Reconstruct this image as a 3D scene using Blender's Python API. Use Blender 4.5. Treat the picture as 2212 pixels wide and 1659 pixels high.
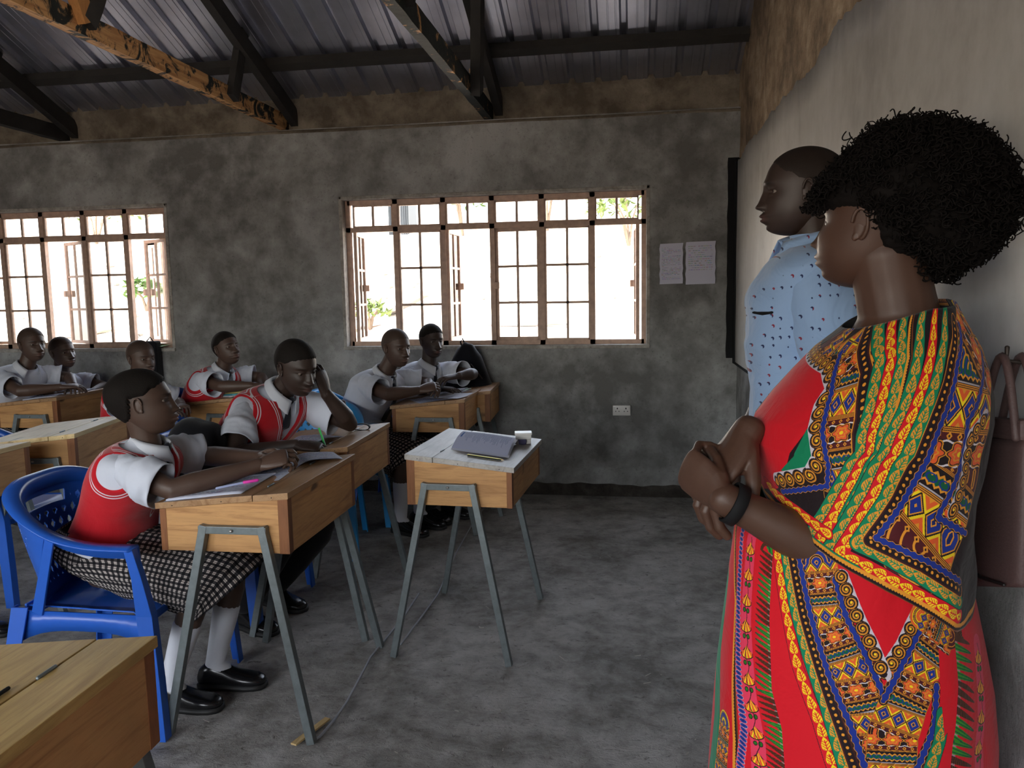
import bpy, bmesh, math, random
import numpy as np
from mathutils import Vector, Matrix, noise as mnoise
random.seed(7); rng = np.random.default_rng(7)
for _o in list(bpy.data.objects): bpy.data.objects.remove(_o)
S = bpy.context.scene
COL = S.collection
PI = math.pi
# ------------------------------------------------------------------ camera
CAMR = Matrix(((0.98862, -0.00037, 0.15041), (0.15008, 0.11341, -0.98225), (-0.01670, 0.99355, 0.11221)))
def _ortho():
    f = 1728.0
    Y = Vector((1370-1106, -(630-829.5), -f)).normalized()
    X = -Vector((-10200-1106, -(835-829.5), -f)); X = (X - X.dot(Y)*Y).normalized()
    Z = X.cross(Y)
    return Matrix((X, Y, Z))
CAMR = _ortho()
CH = 1.45
cam = bpy.data.cameras.new('camera'); camo = bpy.data.objects.new('camera', cam); COL.objects.link(camo)
cam.sensor_fit = 'HORIZONTAL'; cam.sensor_width = 36; cam.lens = 36*1728/2212; cam.clip_start = .02; cam.clip_end = 300
M4 = CAMR.to_4x4(); M4.translation = (0, 0, CH); camo.matrix_world = M4
S.camera = camo
def at(u, v, X=None, Y=None, Z=None):
    """point where the sight line through pixel (u, v) meets the plane X=, Y= or Z="""
    d = CAMR @ Vector((u-1106, -(v-829.5), -1728.0)); c = Vector((0, 0, CH))
    t = (X-c.x)/d.x if X is not None else (Y-c.y)/d.y if Y is not None else (Z-c.z)/d.z
    return c + t*d
# ------------------------------------------------------------------ world, sun, exposure
W = bpy.data.worlds.new('sky'); S.world = W; W.use_nodes = True
nt = W.node_tree; nt.nodes.clear()
bg = nt.nodes.new('ShaderNodeBackground'); wo = nt.nodes.new('ShaderNodeOutputWorld'); sk = nt.nodes.new('ShaderNodeTexSky')
sk.sky_type = 'NISHITA'; sk.sun_disc = False; sk.sun_elevation = math.radians(58); sk.sun_rotation = math.radians(200); sk.air_density = 1.2; sk.dust_density = 3.0
hsv = nt.nodes.new('ShaderNodeHueSaturation'); hsv.inputs['Saturation'].default_value = .45; nt.links.new(sk.outputs[0], hsv.inputs['Color']); nt.links.new(hsv.outputs[0], bg.inputs[0]); nt.links.new(bg.outputs[0], wo.inputs[0])
bg.inputs[1].default_value = 2.0
sun = bpy.data.lights.new('sun', 'SUN'); sun.energy = 17; sun.angle = math.radians(1.0); sun.color = (1, .95, .88)
suno = bpy.data.objects.new('sun', sun); COL.objects.link(suno)
suno.rotation_euler = Vector((.25, .62, -1.0)).to_track_quat('-Z', 'Y').to_euler()
S.view_settings.view_transform = 'Standard'; S.view_settings.look = 'None'
S.view_settings.gamma = 1; S.view_settings.use_curve_mapping = False
S.view_settings.exposure = 0.0
S.cycles.max_bounces = 8; S.cycles.diffuse_bounces = 5; S.cycles.glossy_bounces = 3; S.cycles.transparent_max_bounces = 8
S.cycles.transmission_bounces = 3; S.cycles.use_denoising = True; S.cycles.caustics_reflective = False; S.cycles.caustics_refractive = False
S.cycles.sample_clamp_indirect = 12
for n_, loc_, sx_, sz_, ry_ in (('daylight_portal_right', (-1.0, 5.95, 1.61), 2.3, 1.2, PI), ('daylight_portal_left', (-4.6, 5.95, 1.61), 2.3, 1.2, PI),
                           ('daylight_portal_front', (-3.0, -1.75, 1.62), 6.6, 1.25, 0)):
    l = bpy.data.lights.new(n_, 'AREA'); l.shape = 'RECTANGLE'; l.size = sx_; l.size_y = sz_; l.cycles.is_portal = True
    o = bpy.data.objects.new(n_, l); COL.objects.link(o); o.location = loc_
    d = Vector((0, -1, 0)) if ry_ else Vector((0, 1, 0))
    o.rotation_euler = d.to_track_quat('-Z', 'Z').to_euler()
# ------------------------------------------------------------------ materials
class NT:
    def __init__(s, name):
        s.m = bpy.data.materials.new(name); s.m.use_nodes = True; s.t = s.m.node_tree; s.t.nodes.clear()
        s.out = s.n('OutputMaterial'); s.p = s.n('BsdfPrincipled'); s.l(s.p.outputs[0], s.out.inputs[0])
    def n(s, ty, **k):
        x = s.t.nodes.new('ShaderNode'+ty)
        for a, b in k.items(): setattr(x, a, b)
        return x
    def l(s, a, b): s.t.links.new(a, b)
    def coord(s, which='Object', scale=(1, 1, 1), loc=(0, 0, 0), rot=(0, 0, 0)):
        c = s.n('TexCoord'); m = s.n('Mapping'); m.inputs['Scale'].default_value = scale; m.inputs['Location'].default_value = loc; m.inputs['Rotation'].default_value = rot
        s.l(c.outputs[which], m.inputs[0]); return m.outputs[0]
    def world(s, scale=(1, 1, 1)):
        c = s.n('NewGeometry'); m = s.n('Mapping'); m.inputs['Scale'].default_value = scale
        s.l(c.outputs['Position'], m.inputs[0]); return m.outputs[0]
    def noise(s, vec, scale=5, det=4, rough=.55, dist=0):
        x = s.n('TexNoise'); x.inputs['Scale'].default_value = scale; x.inputs['Detail'].default_value = det; x.inputs['Roughness'].default_value = rough; x.inputs['Distortion'].default_value = dist
        s.l(vec, x.inputs['Vector']); return x.outputs[0]
    def ramp(s, v, stops, interp='LINEAR'):
        r = s.n('ValToRGB'); r.color_ramp.interpolation = interp; e = r.color_ramp.elements
        while len(e) < len(stops): e.new(.5)
        for a, (p, c) in zip(e, stops):
            a.position = p; a.color = (c, c, c, 1) if isinstance(c, (int, float)) else (*c, 1)
        s.l(v, r.inputs[0]); return r.outputs[0]
    def mix(s, f, a, b, mode='MIX'):
        x = s.n('Mix', data_type='RGBA', blend_type=mode)
        for i, v in ((0, f), (6, a), (7, b)):
            if isinstance(v, bpy.types.NodeSocket): s.l(v, x.inputs[i])
            else: x.inputs[i].default_value = v if i == 0 else ((*v, 1) if len(v) == 3 else v)
        return x.outputs[2]
    def math(s, op, a, b=None, c=None):
        x = s.n('Math', operation=op)
        for i, v in enumerate((a, b, c)):
            if v is None: continue
            if isinstance(v, bpy.types.NodeSocket): s.l(v, x.inputs[i])
            else: x.inputs[i].default_value = v
        return x.outputs[0]
    def attr(s, name): 
        x = s.n('Attribute', attribute_name=name); return x
    def set(s, col=None, rough=None, metal=None, spec=None, bump=None, bs=.3, bd=.01, sheen=None, sss=None):
        for k, v in (('Base Color', col), ('Roughness', rough), ('Metallic', metal), ('Specular IOR Level', spec), ('Sheen Weight', sheen)):
            if v is None: continue
            if isinstance(v, bpy.types.NodeSocket): s.l(v, s.p.inputs[k])
            else: s.p.inputs[k].default_value = (*v, 1) if isinstance(v, tuple) else v
        if bump is not None:
            b = s.n('Bump'); b.inputs['Strength'].default_value = bs; b.inputs['Distance'].default_value = bd; s.l(bump, b.inputs['Height']); s.l(b.outputs[0], s.p.inputs['Normal'])
        return s.m
def plain(name, col, rough=.6, metal=0, spec=.5, var=.12, nscale=30, bs=.15):
    t = NT(name); n = t.noise(t.coord(), nscale, 3)
    c = t.mix(n, tuple(max(0, x*(1-var)) for x in col), tuple(min(1, x*(1+var)) for x in col))
    return t.set(c, rough, metal, spec, bump=n, bs=bs, bd=.002)
def concrete(name, c0, c1, c2, scale=1.6, bs=.5, rough=.85, world=True, streak=None):
    t = NT(name); v = t.world()
    a = t.noise(v, scale, 8, .62, .4); b = t.noise(v, scale*5, 6, .6); f = t.noise(v, 60, 4, .7)
    s_ = t.noise(t.world((1, 1, .25)), 3.0, 6, .6, .6)
    k = t.math('ADD', t.math('MULTIPLY', a, .6), t.math('MULTIPLY', b, .4))
    col = t.ramp(k, [(.40, c0), (.5, c1), (.60, c2)])
    col = t.mix(t.ramp(s_, [(.30, .0), (.62, .35)]), col, c0)
    col = t.mix(t.ramp(f, [(.28, .5), (.42, 0)]), col, tuple(x*.45 for x in c0))
    h = t.math('ADD', t.math('MULTIPLY', b, .7), t.math('MULTIPLY', f, .3))
    return t.set(col, rough, spec=.25, bump=h, bs=bs, bd=.02)
def wood(name, axis, light, dark, knots=True, rough=.5):
    sc = {'x': (1.2, 14, 14), 'y': (14, 1.2, 14), 'z': (14, 14, 1.2)}[axis]
    t = NT(name); r = t.n('ObjectInfo'); off = t.n('VectorMath', operation='ADD')
    cb = t.n('CombineXYZ'); mm = t.math('MULTIPLY', r.outputs['Random'], 37.0)
    for i in range(3): t.l(mm, cb.inputs[i])
    t.l(t.coord(), off.inputs[0]); t.l(cb.outputs[0], off.inputs[1])
    mp = t.n('Mapping'); mp.inputs['Scale'].default_value = sc; t.l(off.outputs[0], mp.inputs[0])
    g = t.noise(mp.outputs[0], 1.6, 6, .6, 1.2); big = t.noise(off.outputs[0], 3.0, 3, .5, .5)
    mp2 = t.n('Mapping'); mp2.inputs['Scale'].default_value = tuple(1 if q < 5 else 2.6 for q in sc); t.l(off.outputs[0], mp2.inputs[0])
    kn = t.noise(mp2.outputs[0], 4.3, 2, .4, .3)
    fine = t.noise(mp.outputs[0], 9, 4, .7)
    col = t.ramp(g, [(.3, dark), (.52, light), (.75, tuple(x*.86 for x in light))])
    col = t.mix(t.ramp(fine, [(.35, .35), (.5, 0)]), col, dark)
    col = t.mix(t.ramp(big, [(.35, .45), (.55, 0)]), col, tuple(x*.55 for x in light))
    if knots: col = t.mix(t.ramp(kn, [(.235, .9), (.29, 0)]), col, tuple(x*.25 for x in dark))
    return t.set(col, rough, spec=.35, bump=fine, bs=.2, bd=.003)
MT = {}
MT['plaster'] = concrete('grey cement plaster', (.15, .148, .142), (.285, .285, .282), (.44, .445, .445), 1.3, .55)
MT['brown_plaster'] = concrete('brown rough plaster', (.17, .125, .085), (.36, .265, .175), (.52, .41, .29), 2.4, .8)
MT['beam_plaster'] = concrete('brown grey beam plaster', (.10, .082, .062), (.19, .16, .125), (.28, .245, .195), 2.0, .7)
MT['outer'] = concrete('outer render', (.3, .28, .25), (.4, .38, .34), (.5, .47, .42), 2, .3)
def floor_mat():
    t = NT('rough cement floor'); v = t.world()
    a = t.noise(v, 1.9, 8, .65, .6); b = t.noise(v, 9, 7, .7, .3); f = t.noise(v, 75, 4, .75); st = t.noise(t.world((1.3, 2.2, 1)), 17, 6, .8, .8)
    k = t.math('ADD', t.math('MULTIPLY', a, .55), t.math('MULTIPLY', b, .45))
    col = t.ramp(k, [(.39, (.17, .157, .14)), (.48, (.32, .305, .285)), (.55, (.44, .425, .405)), (.63, (.54, .525, .505))])
    col = t.mix(t.ramp(st, [(.34, .8), (.43, 0)]), col, (.085, .072, .06))
    vo = t.n('TexVoronoi'); vo.inputs['Scale'].default_value = 26; t.l(v, vo.inputs['Vector'])
    gate = t.noise(v, 31, 1)
    col = t.mix(t.math('MULTIPLY', t.ramp(vo.outputs[0], [(.05, 1), (.1, 0)]), t.ramp(gate, [(.56, 0), (.6, .8)])), col, (.42, .39, .35))
    h = t.math('ADD', t.math('MULTIPLY', b, .5), t.math('MULTIPLY', f, .3)); h = t.math('ADD', h, t.math('MULTIPLY', st, .8))
    return t.set(col, t.ramp(a, [(.3, .5), (.7, .85)]), spec=.4, bump=h, bs=.7, bd=.02)
MT['floor'] = floor_mat()
def board_mat():
    t = NT('smooth pale board plaster'); v = t.world((1, 1, .35))
    a = t.noise(v, 2.2, 6, .6, .8); b = t.noise(t.world(), 14, 5, .6)
    k = t.math('ADD', t.math('MULTIPLY', a, .7), t.math('MULTIPLY', b, .3))
    col = t.ramp(k, [(.36, (.38, .365, .345)), (.5, (.52, .505, .48)), (.65, (.62, .605, .585))])
    return t.set(col, .34, spec=.6, bump=b, bs=.10, bd=.01)
MT['board'] = board_mat()
MT['black'] = plain('black paint', (.010, .010, .011), .7, spec=.15)
MT['roof'] = plain('galvanised sheet', (.55, .57, .66), .34, .95, nscale=6, var=.2)
LT, DK = (.56, .30, .115), (.30, .135, .045)
MT['wx'] = wood('pine grain along x', 'x', LT, DK); MT['wy'] = wood('pine grain along y', 'y', LT, DK)
MT['wz'] = wood('dark joint wood', 'z', (.26, .10, .035), (.13, .045, .015), False)
MT['wpale'] = wood('pale worn pine', 'y', (.72, .54, .27), (.48, .31, .12))
MT['wgold'] = wood('golden worn lid', 'y', (.56, .37, .13), (.34, .20, .06)); MT['wgrey'] = wood('dusty worn lid', 'y', (.46, .43, .40), (.27, .24, .215), False, .45)
MT['wlid'] = wood('stained pine lid', 'y', (.42, .245, .12), (.24, .115, .045), False, .4)
MT['steel'] = plain('grey painted square steel', (.155, .18, .185), .42, .3, nscale=40, var=.35)
MT['frame'] = plain('brown window steel paled for bloom', (.52, .36, .28), .6, .0, nscale=25, var=.4)  # brown steel, colour lightened to stand in for bloom from the bright panes
MT['nail'] = plain('dark nail', (.04, .03, .025), .5, .5)
def chopped(name, share):
    t = NT(name); v = t.coord('Object', (3, 3, 3))
    a = t.noise(v, 2.2, 6, .7, .8); g = t.noise(t.coord('Object', (14, 1, 14)), 3, 5, .6, .6)
    c1 = t.ramp(g, [(.3, (.42, .19, .07)), (.6, (.72, .42, .19))])
    c = t.mix(t.ramp(a, [(share-.03, 0), (share+.03, 1)]), c1, (.018, .024, .024))
    return t.set(c, .7, spec=.25, bump=a, bs=.6, bd=.01)
MT['chord'] = chopped('orange timber with black preservative patches', .53)
MT['chord2'] = chopped('dark timber with few bare patches', .40)
MT['tdark'] = plain('black treated timber', (.026, .024, .022), .75, nscale=12, var=.5, bs=.5)
MT['tbare'] = wood('bare orange timber', 'z', (.60, .29, .10), (.38, .16, .05), False)
MT['blue'] = plain('blue plastic', (.018, .105, .50), .32, var=.06, bs=.03)
MT['lightblue'] = plain('light blue plastic', (.03, .32, .72), .32, var=.06, bs=.03)
def glass_mat():
    t = NT('window glass'); t.t.nodes.remove(t.p)
    tr = t.n('BsdfTransparent'); gl = t.n('BsdfGlossy'); gl.inputs['Roughness'].default_value = .03
    mx = t.n('MixShader'); fr = t.n('Fresnel'); fr.inputs[0].default_value = 1.35
    t.l(fr.outputs[0], mx.inputs[0]); t.l(tr.outputs[0], mx.inputs[1]); t.l(gl.outputs[0], mx.inputs[2]); t.l(mx.outputs[0], t.out.inputs[0]); return t.m
MT['glass'] = glass_mat()
def cloth(name, col, rough=.85, wf=220, bs=.25, wr=7, wrs=.5, sheen=.15):
    t = NT(name); v = t.coord(); a = t.noise(v, wr, 4, .55, .8); f = t.noise(v, wf, 2)
    c = t.mix(a, tuple(x*.93 for x in col), tuple(min(1, x*1.05) for x in col))
    h = t.math('ADD', t.math('MULTIPLY', a, wrs), t.math('MULTIPLY', f, .03))
    return t.set(c, rough, spec=.2, sheen=sheen, bump=h, bs=bs, bd=.03)
MT['white_cloth'] = cloth('white school shirt', (.62, .65, .74))
MT['collar'] = cloth('white collar', (.66, .68, .74), wrs=.1)
MT['tie'] = cloth('black tie', (.012, .012, .02), wrs=.1)
MT['trouser'] = cloth('black cloth', (.008, .008, .010), wrs=.5)
MT['red_cloth'] = cloth('red wool', (.50, .012, .02), wrs=.2)
MT['sock'] = cloth('white sock', (.66, .68, .74), wf=120, wrs=.1)
MT['shoe'] = plain('black leather', (.008, .008, .009), .22, bs=.05)
MT['sole'] = plain('rubber sole', (.012, .012, .012), .6)
MT['bag'] = cloth('black bag fabric', (.006, .006, .009), wrs=.4)
MT['paper'] = plain('white paper', (.62, .63, .72), .75, var=.04, nscale=8, bs=.05)
MT['hairlong'] = plain('black curly hair', (.006, .0045, .004), .8, spec=.12)
MT['eyew'] = plain('eye white', (.20, .165, .14), .25, var=.02, bs=0); MT['eyei'] = plain('dark iris', (.012, .007, .005), .08, bs=0)
MT['white_plastic'] = plain('white plastic', (.62, .60, .58), .35, var=.05, bs=0)
def vest_mat():
    t = NT('red knitted vest'); v = t.coord(); k = t.n('TexWave'); k.inputs['Scale'].default_value = 120; k.inputs['Distortion'].default_value = 1.5; t.l(v, k.inputs['Vector'])
    a = t.noise(v, 9, 4, .6, .6); d = t.attr('vd').outputs['Fac']
    c = t.mix(a, (.40, .006, .012), (.60, .016, .026))
    def band(x0, x1):
        return t.math('MULTIPLY', t.math('GREATER_THAN', d, x0), t.math('LESS_THAN', d, x1))
    w = t.math('ADD', band(.016, .0195), band(.025, .0285))
    c = t.mix(w, c, (.74, .66, .70))
    h = t.math('ADD', t.math('MULTIPLY', a, .6), t.math('MULTIPLY', t.noise(v, 300, 2), .04))
    return t.set(c, .9, spec=.15, sheen=.3, bump=h, bs=.35, bd=.02)
MT['vest'] = vest_mat()
def check_mat(name='black and white checked cloth', sc=1.0):
    t = NT(name); uv = t.n('UVMap'); sp = t.n('SeparateXYZ'); t.l(uv.outputs[0], sp.inputs[0])
    def lines(o, per, w):
        f = t.math('FRACT', t.math('MULTIPLY', o, 1/per)); return t.math('LESS_THAN', t.math('ABSOLUTE', t.math('SUBTRACT', f, .5)), w)
    P = .021*sc
    x = t.math('MULTIPLY', t.math('ADD', lines(sp.outputs[0], P, .25), lines(sp.outputs[1], P, .25)), .5)
    thin = t.math('SUBTRACT', 1.0, lines(sp.outputs[0], P, .04))
    x = t.math('MULTIPLY', x, thin)
    c = t.ramp(x, [(.0, (.010, .010, .012)), (.5, (.045, .04, .042)), (1., (.52, .46, .42))])
    a = t.noise(t.coord(), 8, 3)
    return t.set(c, .9, spec=.15, bump=a, bs=.4, bd=.03)
MT['check'] = check_mat()
def skin(name, c0, c1, rough=.50, spec=.5):
    t = NT(name); v = t.coord(); a = t.noise(v, 14, 4, .6); f = t.noise(v, 260, 3, .6)
    c = t.mix(a, c0, c1)
    c = t.mix(t.attr('lip').outputs['Fac'], c, tuple(x*1.0 + e for x, e in zip(c1, (.035, .010, .012))))
    c = t.mix(t.attr('brow').outputs['Fac'], c, (.006, .005, .004))
    return t.set(c, rough, spec=spec, bump=f, bs=.10, bd=.002)
MT['skin_dark'] = skin('dark brown skin', (.030, .017, .012), (.052, .030, .022))
MT['skin_mid'] = skin('brown skin', (.062, .034, .023), (.095, .054, .038))
MT['skin_warm'] = skin('warm brown skin', (.062, .028, .017), (.088, .042, .026))
MT['hair'] = plain('short black hair', (.010, .0075, .006), .8, spec=.2, nscale=350, var=.8, bs=.8)
MT['hairman'] = plain('shaved black hair', (.020, .013, .010), .7, spec=.25, nscale=350, var=.3, bs=.3)
MT['hairthin'] = plain('close shaved hair', (.060, .037, .027), .6, spec=.3, nscale=350, var=.3, bs=.3)
# ------------------------------------------------------------------ geometry
class G:
    """collects vertices and faces of one mesh (optionally with uv and point attributes)"""
    def __init__(s): s.v = []; s.f = []; s.m = []; s.mi = 0; s.uv = []; s.at = {}
    def add(s, V, F, uv=None):
        b = len(s.v); s.v.extend([tuple(x) for x in V]); s.f.extend([tuple(i+b for i in f) for f in F]); s.m.extend([s.mi]*len(F))
        s.uv.extend([tuple(u) for u in uv] if uv is not None else [(0, 0)]*len(V)); return s
    def box(s, x0, x1, y0, y1, z0, z1, M=None, dz=None):
        V = [Vector((x, y, z)) for x in (x0, x1) for y in (y0, y1) for z in (z0, z1)]
        if M is not None: V = [M @ p for p in V]
        return s.add(V, [(0, 1, 3, 2), (4, 6, 7, 5), (0, 4, 5, 1), (2, 3, 7, 6), (0, 2, 6, 4), (1, 5, 7, 3)])
    def hexa(s, V): return s.add(V, [(0, 1, 3, 2), (4, 6, 7, 5), (0, 4, 5, 1), (2, 3, 7, 6), (0, 2, 6, 4), (1, 5, 7, 3)])
    def bar(s, a, b, w, h, up=(0, 0, 1), w2=None, h2=None):
        a, b = Vector(a), Vector(b); d = (b-a).normalized(); u = Vector(up); r = d.cross(u)
        if r.length < 1e-4: r = d.cross(Vector((1, 0, 0)))
        r.normalize(); u = r.cross(d); w2 = w if w2 is None else w2; h2 = h if h2 is None else h2
        V = []
        for p, ww, hh in ((a, w, h), (b, w2, h2)):
            for sx in (-1, 1):
                for sz in (-1, 1): V.append(p + r*sx*ww/2 + u*sz*hh/2)
        return s.hexa(V)
    def rings(s, R, cap=True, closed=True, uv=None):
        n = len(R[0]); V = [p for r in R for p in r]; F = []
        for i in range(len(R)-1):
            for j in range(n if closed else n-1):
                k = (j+1) % n; F.append((i*n+j, i*n+k, (i+1)*n+k, (i+1)*n+j))
        if cap: F.append(tuple(range(n-1, -1, -1))); F.append(tuple((len(R)-1)*n+j for j in range(n)))
        return s.add(V, F, uv)
    def tube(s, P, r, n=10, caps='round', flat=None, up=None):
        """tube along points P with radii r (number or list of numbers / (a, b) pairs)"""
        P = [Vector(p) for p in P]
        if not isinstance(r, (list, tuple)): r = [r]*len(P)
        r = [(q, q) if not isinstance(q, (list, tuple)) else q for q in r]
        T = [(P[min(i+1, len(P)-1)]-P[max(i-1, 0)]).normalized() for i in range(len(P))]
        u = Vector(up) if up is not None else Vector((0, 0, 1))
        if abs(T[0].dot(u)) > .95 and up is None: u = Vector((1, 0, 0))
        R = []; fr = []
        for i, t in enumerate(T):
            u = (u - t*u.dot(t)).normalized() if (u - t*u.dot(t)).length > 1e-5 else u
            fr.append((t.cross(u), u.copy()))
        def ring(c, a, b, f): return [c + f[0]*math.cos(2*PI*k/n)*a + f[1]*math.sin(2*PI*k/n)*b for k in range(n)]
        if caps == 'round':
            m = min(r[0]); 
            for q in (.25, .6, .88): R.append(ring(P[0]-T[0]*m*math.sqrt(1-q*q)*.8, r[0][0]*q, r[0][1]*q, fr[0]))
        for i in range(len(P)): R.append(ring(P[i], r[i][0], r[i][1], fr[i]))
        if caps == 'round':
            m = min(r[-1])
            for q in (.88, .6, .25): R.append(ring(P[-1]+T[-1]*m*math.sqrt(1-q*q)*.8, r[-1][0]*q, r[-1][1]*q, fr[-1]))
        return s.rings(R, cap=caps is not None)
    def ball(s, c, r, n=14, m=9, M=None):
        c = Vector(c); r = (r, r, r) if not isinstance(r, (tuple, list)) else r; R = []
        for i in range(m+1):
            a = PI*(i+.02)/(m+.04); ring = []
            for j in range(n):
                p = Vector((r[0]*math.sin(a)*math.cos(2*PI*j/n), r[1]*math.sin(a)*math.sin(2*PI*j/n), r[2]*math.cos(a)))
                ring.append(c + (M @ p if M is not None else p))
            R.append(ring[::-1])
        return s.rings(R)
    def mesh(s, name, smooth=True, offset=(0, 0, 0), angle=None):
        me = bpy.data.meshes.new(name); o = offset
        me.from_pydata([(v[0]-o[0], v[1]-o[1], v[2]-o[2]) for v in s.v], [], s.f)
        if any(s.uv):
            L = me.uv_layers.new(name='UVMap'); idx = np.empty(len(me.loops), dtype=np.int32); me.loops.foreach_get('vertex_index', idx)
            L.data.foreach_set('uv', np.array(s.uv, dtype=np.float32)[idx].ravel())
        for k, a in s.at.items():
            A = me.attributes.new(k, 'FLOAT', 'POINT'); A.data.foreach_set('value', np.array(a, dtype=np.float32))
        if len(set(s.m)) > 1: me.polygons.foreach_set('material_index', np.array(s.m, dtype=np.int32))
        if smooth: me.polygons.foreach_set('use_smooth', [True]*len(me.polygons))
        me.update(); return me
    def build(s, name, mat, parent=None, smooth=True, world=False, bevel=0, bseg=2):
        off = Vector((0, 0, 0)); q = parent
        while q is not None and world: off = off+Vector(q.location); q = q.parent
        me = s.mesh(name, smooth, off)
        for m in (mat if isinstance(mat, (list, tuple)) else [mat]): me.materials.append(m)
        if bevel:
            bm = bmesh.new(); bm.from_mesh(me)
            ed = [e for e in bm.edges if len(e.link_faces) == 2 and e.calc_face_angle(0) > .6]
            bmesh.ops.bevel(bm, geom=ed, offset=bevel, segments=bseg, affect='EDGES', profile=.6); bm.to_mesh(me); bm.free()
        o = bpy.data.objects.new(name, me); COL.objects.link(o)
        if parent is not None: o.parent = parent
        return o
def tag(o, label=None, cat=None, group=None, kind=None):
    for k, v in (('label', label), ('category', cat), ('group', group), ('kind', kind)):
        if v: o[k] = v
    return o
def empty(name, loc=(0, 0, 0), rz=0, label=None, cat=None, group=None):
    o = bpy.data.objects.new(name, None); o.empty_display_size = .1; COL.objects.link(o); o.location = loc; o.rotation_euler = (0, 0, rz)
    return tag(o, label, cat, group)
def copy_tree(o, parent=None):
    c = o.copy(); COL.objects.link(c)
    if parent is not None: c.parent = parent
    for ch in [x for x in KIDS.get(o.name, [])]: copy_tree(ch, c)
    return c
KIDS = {}
def index_kids():
    KIDS.clear()
    for x in bpy.data.objects:
        if x.parent is not None: KIDS.setdefault(x.parent.name, []).append(x)
def dup(root, loc, rz, label, cat=None, group=None, swap=None):
    index_kids(); c = copy_tree(root); c.location = loc; c.rotation_euler = (0, 0, rz); c['label'] = label
    if group: c['group'] = group
    if swap:
        index_kids()
        def rec(o):
            for ch in KIDS.get(o.name, []):
                for a, b in swap.items():
                    if ch.type == 'MESH' and ch.data.materials and ch.data.materials[0] == MT[a]:
                        ch.material_slots[0].link = 'OBJECT'; ch.material_slots[0].material = MT[b]
                rec(ch)
        rec(c)
    return c
def struct(g, name, mat, parent=None, **k):
    o = g.build(name, mat, parent, **k)
    if parent is None: o['kind'] = 'structure'
    return o
def fbm(x, y, z, s=1.0): return mnoise.noise(Vector((x*s, y*s, z*s)))
# ------------------------------------------------------------------ room shell
XL, XR, YF, YB = -6.6, .70, -1.7, 5.66
WT = .20
W1 = (-2.10, .086); W2 = (-5.68, -3.49); ZS, ZT = 1.08, 2.15
SL = .40
def roof_z(y): return 2.90 + SL*((5.66-y) if y > 2.0 else (5.66-2.0) - (2.0-y))
def patch_grid(x0, x1, z0, z1, f, step, flip=False):
    nx = max(1, int(round((x1-x0)/step))); nz = max(1, int(round((z1-z0)/step)))
    V = [f(x0+(x1-x0)*i/nx, z0+(z1-z0)*j/nz) for j in range(nz+1) for i in range(nx+1)]
    F = []
    for j in range(nz):
        for i in range(nx):
            a = j*(nx+1)+i; q = (a, a+1, a+nx+2, a+nx+1); F.append(q[::-1] if flip else q)
    return V, F
def wob(a, b): return .006*fbm(a, b, 0, 1.7) + .003*fbm(a, b, 5, 6)
# back (window) wall: uneven plaster skin with two openings, reveals and outer face
g = G()
zone_x = [XL, W2[0], W2[1], W1[0], W1[1], XR]; zone_z = [0, ZS, ZT, 2.66]
for i in range(5):
    for j in range(3):
        if j == 1 and i in (1, 3): continue
        def fw(x, z):
            e = min(abs(z-ZS), abs(z-ZT)) if i in (1, 3) else min(min(abs(x-q) for q in W1+W2), 1)
            return (x, YB + wob(x, z)*(1 if e > .05 else .2), z)
        g.add(*patch_grid(zone_x[i], zone_x[i+1], zone_z[j], zone_z[j+1], fw, .09, True))
        g.box(zone_x[i], zone_x[i+1], YB+.03, YB+WT, zone_z[j], zone_z[j+1])
for x0, x1 in (W1, W2):
    for V in ([(x0, YB, ZS), (x0, YB+WT, ZS), (x0, YB+WT, ZT), (x0, YB, ZT)], [(x1, YB, ZT), (x1, YB+WT, ZT), (x1, YB+WT, ZS), (x1, YB, ZS)],
              [(x0, YB, ZS), (x1, YB, ZS), (x1, YB+WT, ZS), (x0, YB+WT, ZS)], [(x0, YB, ZT), (x0, YB+WT, ZT), (x1, YB+WT, ZT), (x1, YB, ZT)]):
        g.add(V, [(0, 1, 2, 3)])
wall_back = struct(g, 'wall_back', MT['plaster'], smooth=False)
# rounded plaster ledge of the ring beam and the set-back brown infill above it
g = G()
def ledge(x, t):
    w = wob(x, 3)*1.5; a = t*PI/2
    return (x, YB - .012 + w + .05*(1-math.cos(a)) , 2.63 + w + .035*math.sin(a)) if t <= 1 else (x, YB+.038+(t-1)*.09, 2.665+w)
g.add(*patch_grid(XL, XR, 0, 2, ledge, .08, True))
V, F = patch_grid(XL, XR, 2.655, 2.99, lambda x, z: (x, YB+.075+.012*fbm(x, z, 9, 3)-.03*max(0, min(1, (z-2.80-.025*fbm(x, 0, 3, 4))/.03)), z), .03, True)
g.add(V, F)
g.box(XL, XR, YB+.13, YB+WT+.05, 2.63, 2.86)
struct(g, 'trim_1', MT['beam_plaster'])
# dark unfinished strip at the foot of the wall
g = G(); g.add(*patch_grid(XL, XR, -.01, .075, lambda x, z: (x, YB-.010-.004*fbm(x, z, 2, 5), z+(.02*fbm(x, 0, 1, 2.5)+.012*fbm(x, 2, 1, 9) if z > .05 else 0)), .02, True))
struct(g, 'baseboard_back', concrete('damp dark cement', (.03, .026, .022), (.055, .047, .04), (.09, .08, .07), 3, .6))
# floor
g = G(); V, F = patch_grid(XL, XR, YF, YB, lambda x, y: (x, y, .005*fbm(x, y, 1, 1.4)+.0025*fbm(x, y, 2, 6)-.004), .07); g.add(V, F)
g.box(XL, XR, YF, YB, -.3, -.03)
struct(g, 'floor', MT['floor'])
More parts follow.
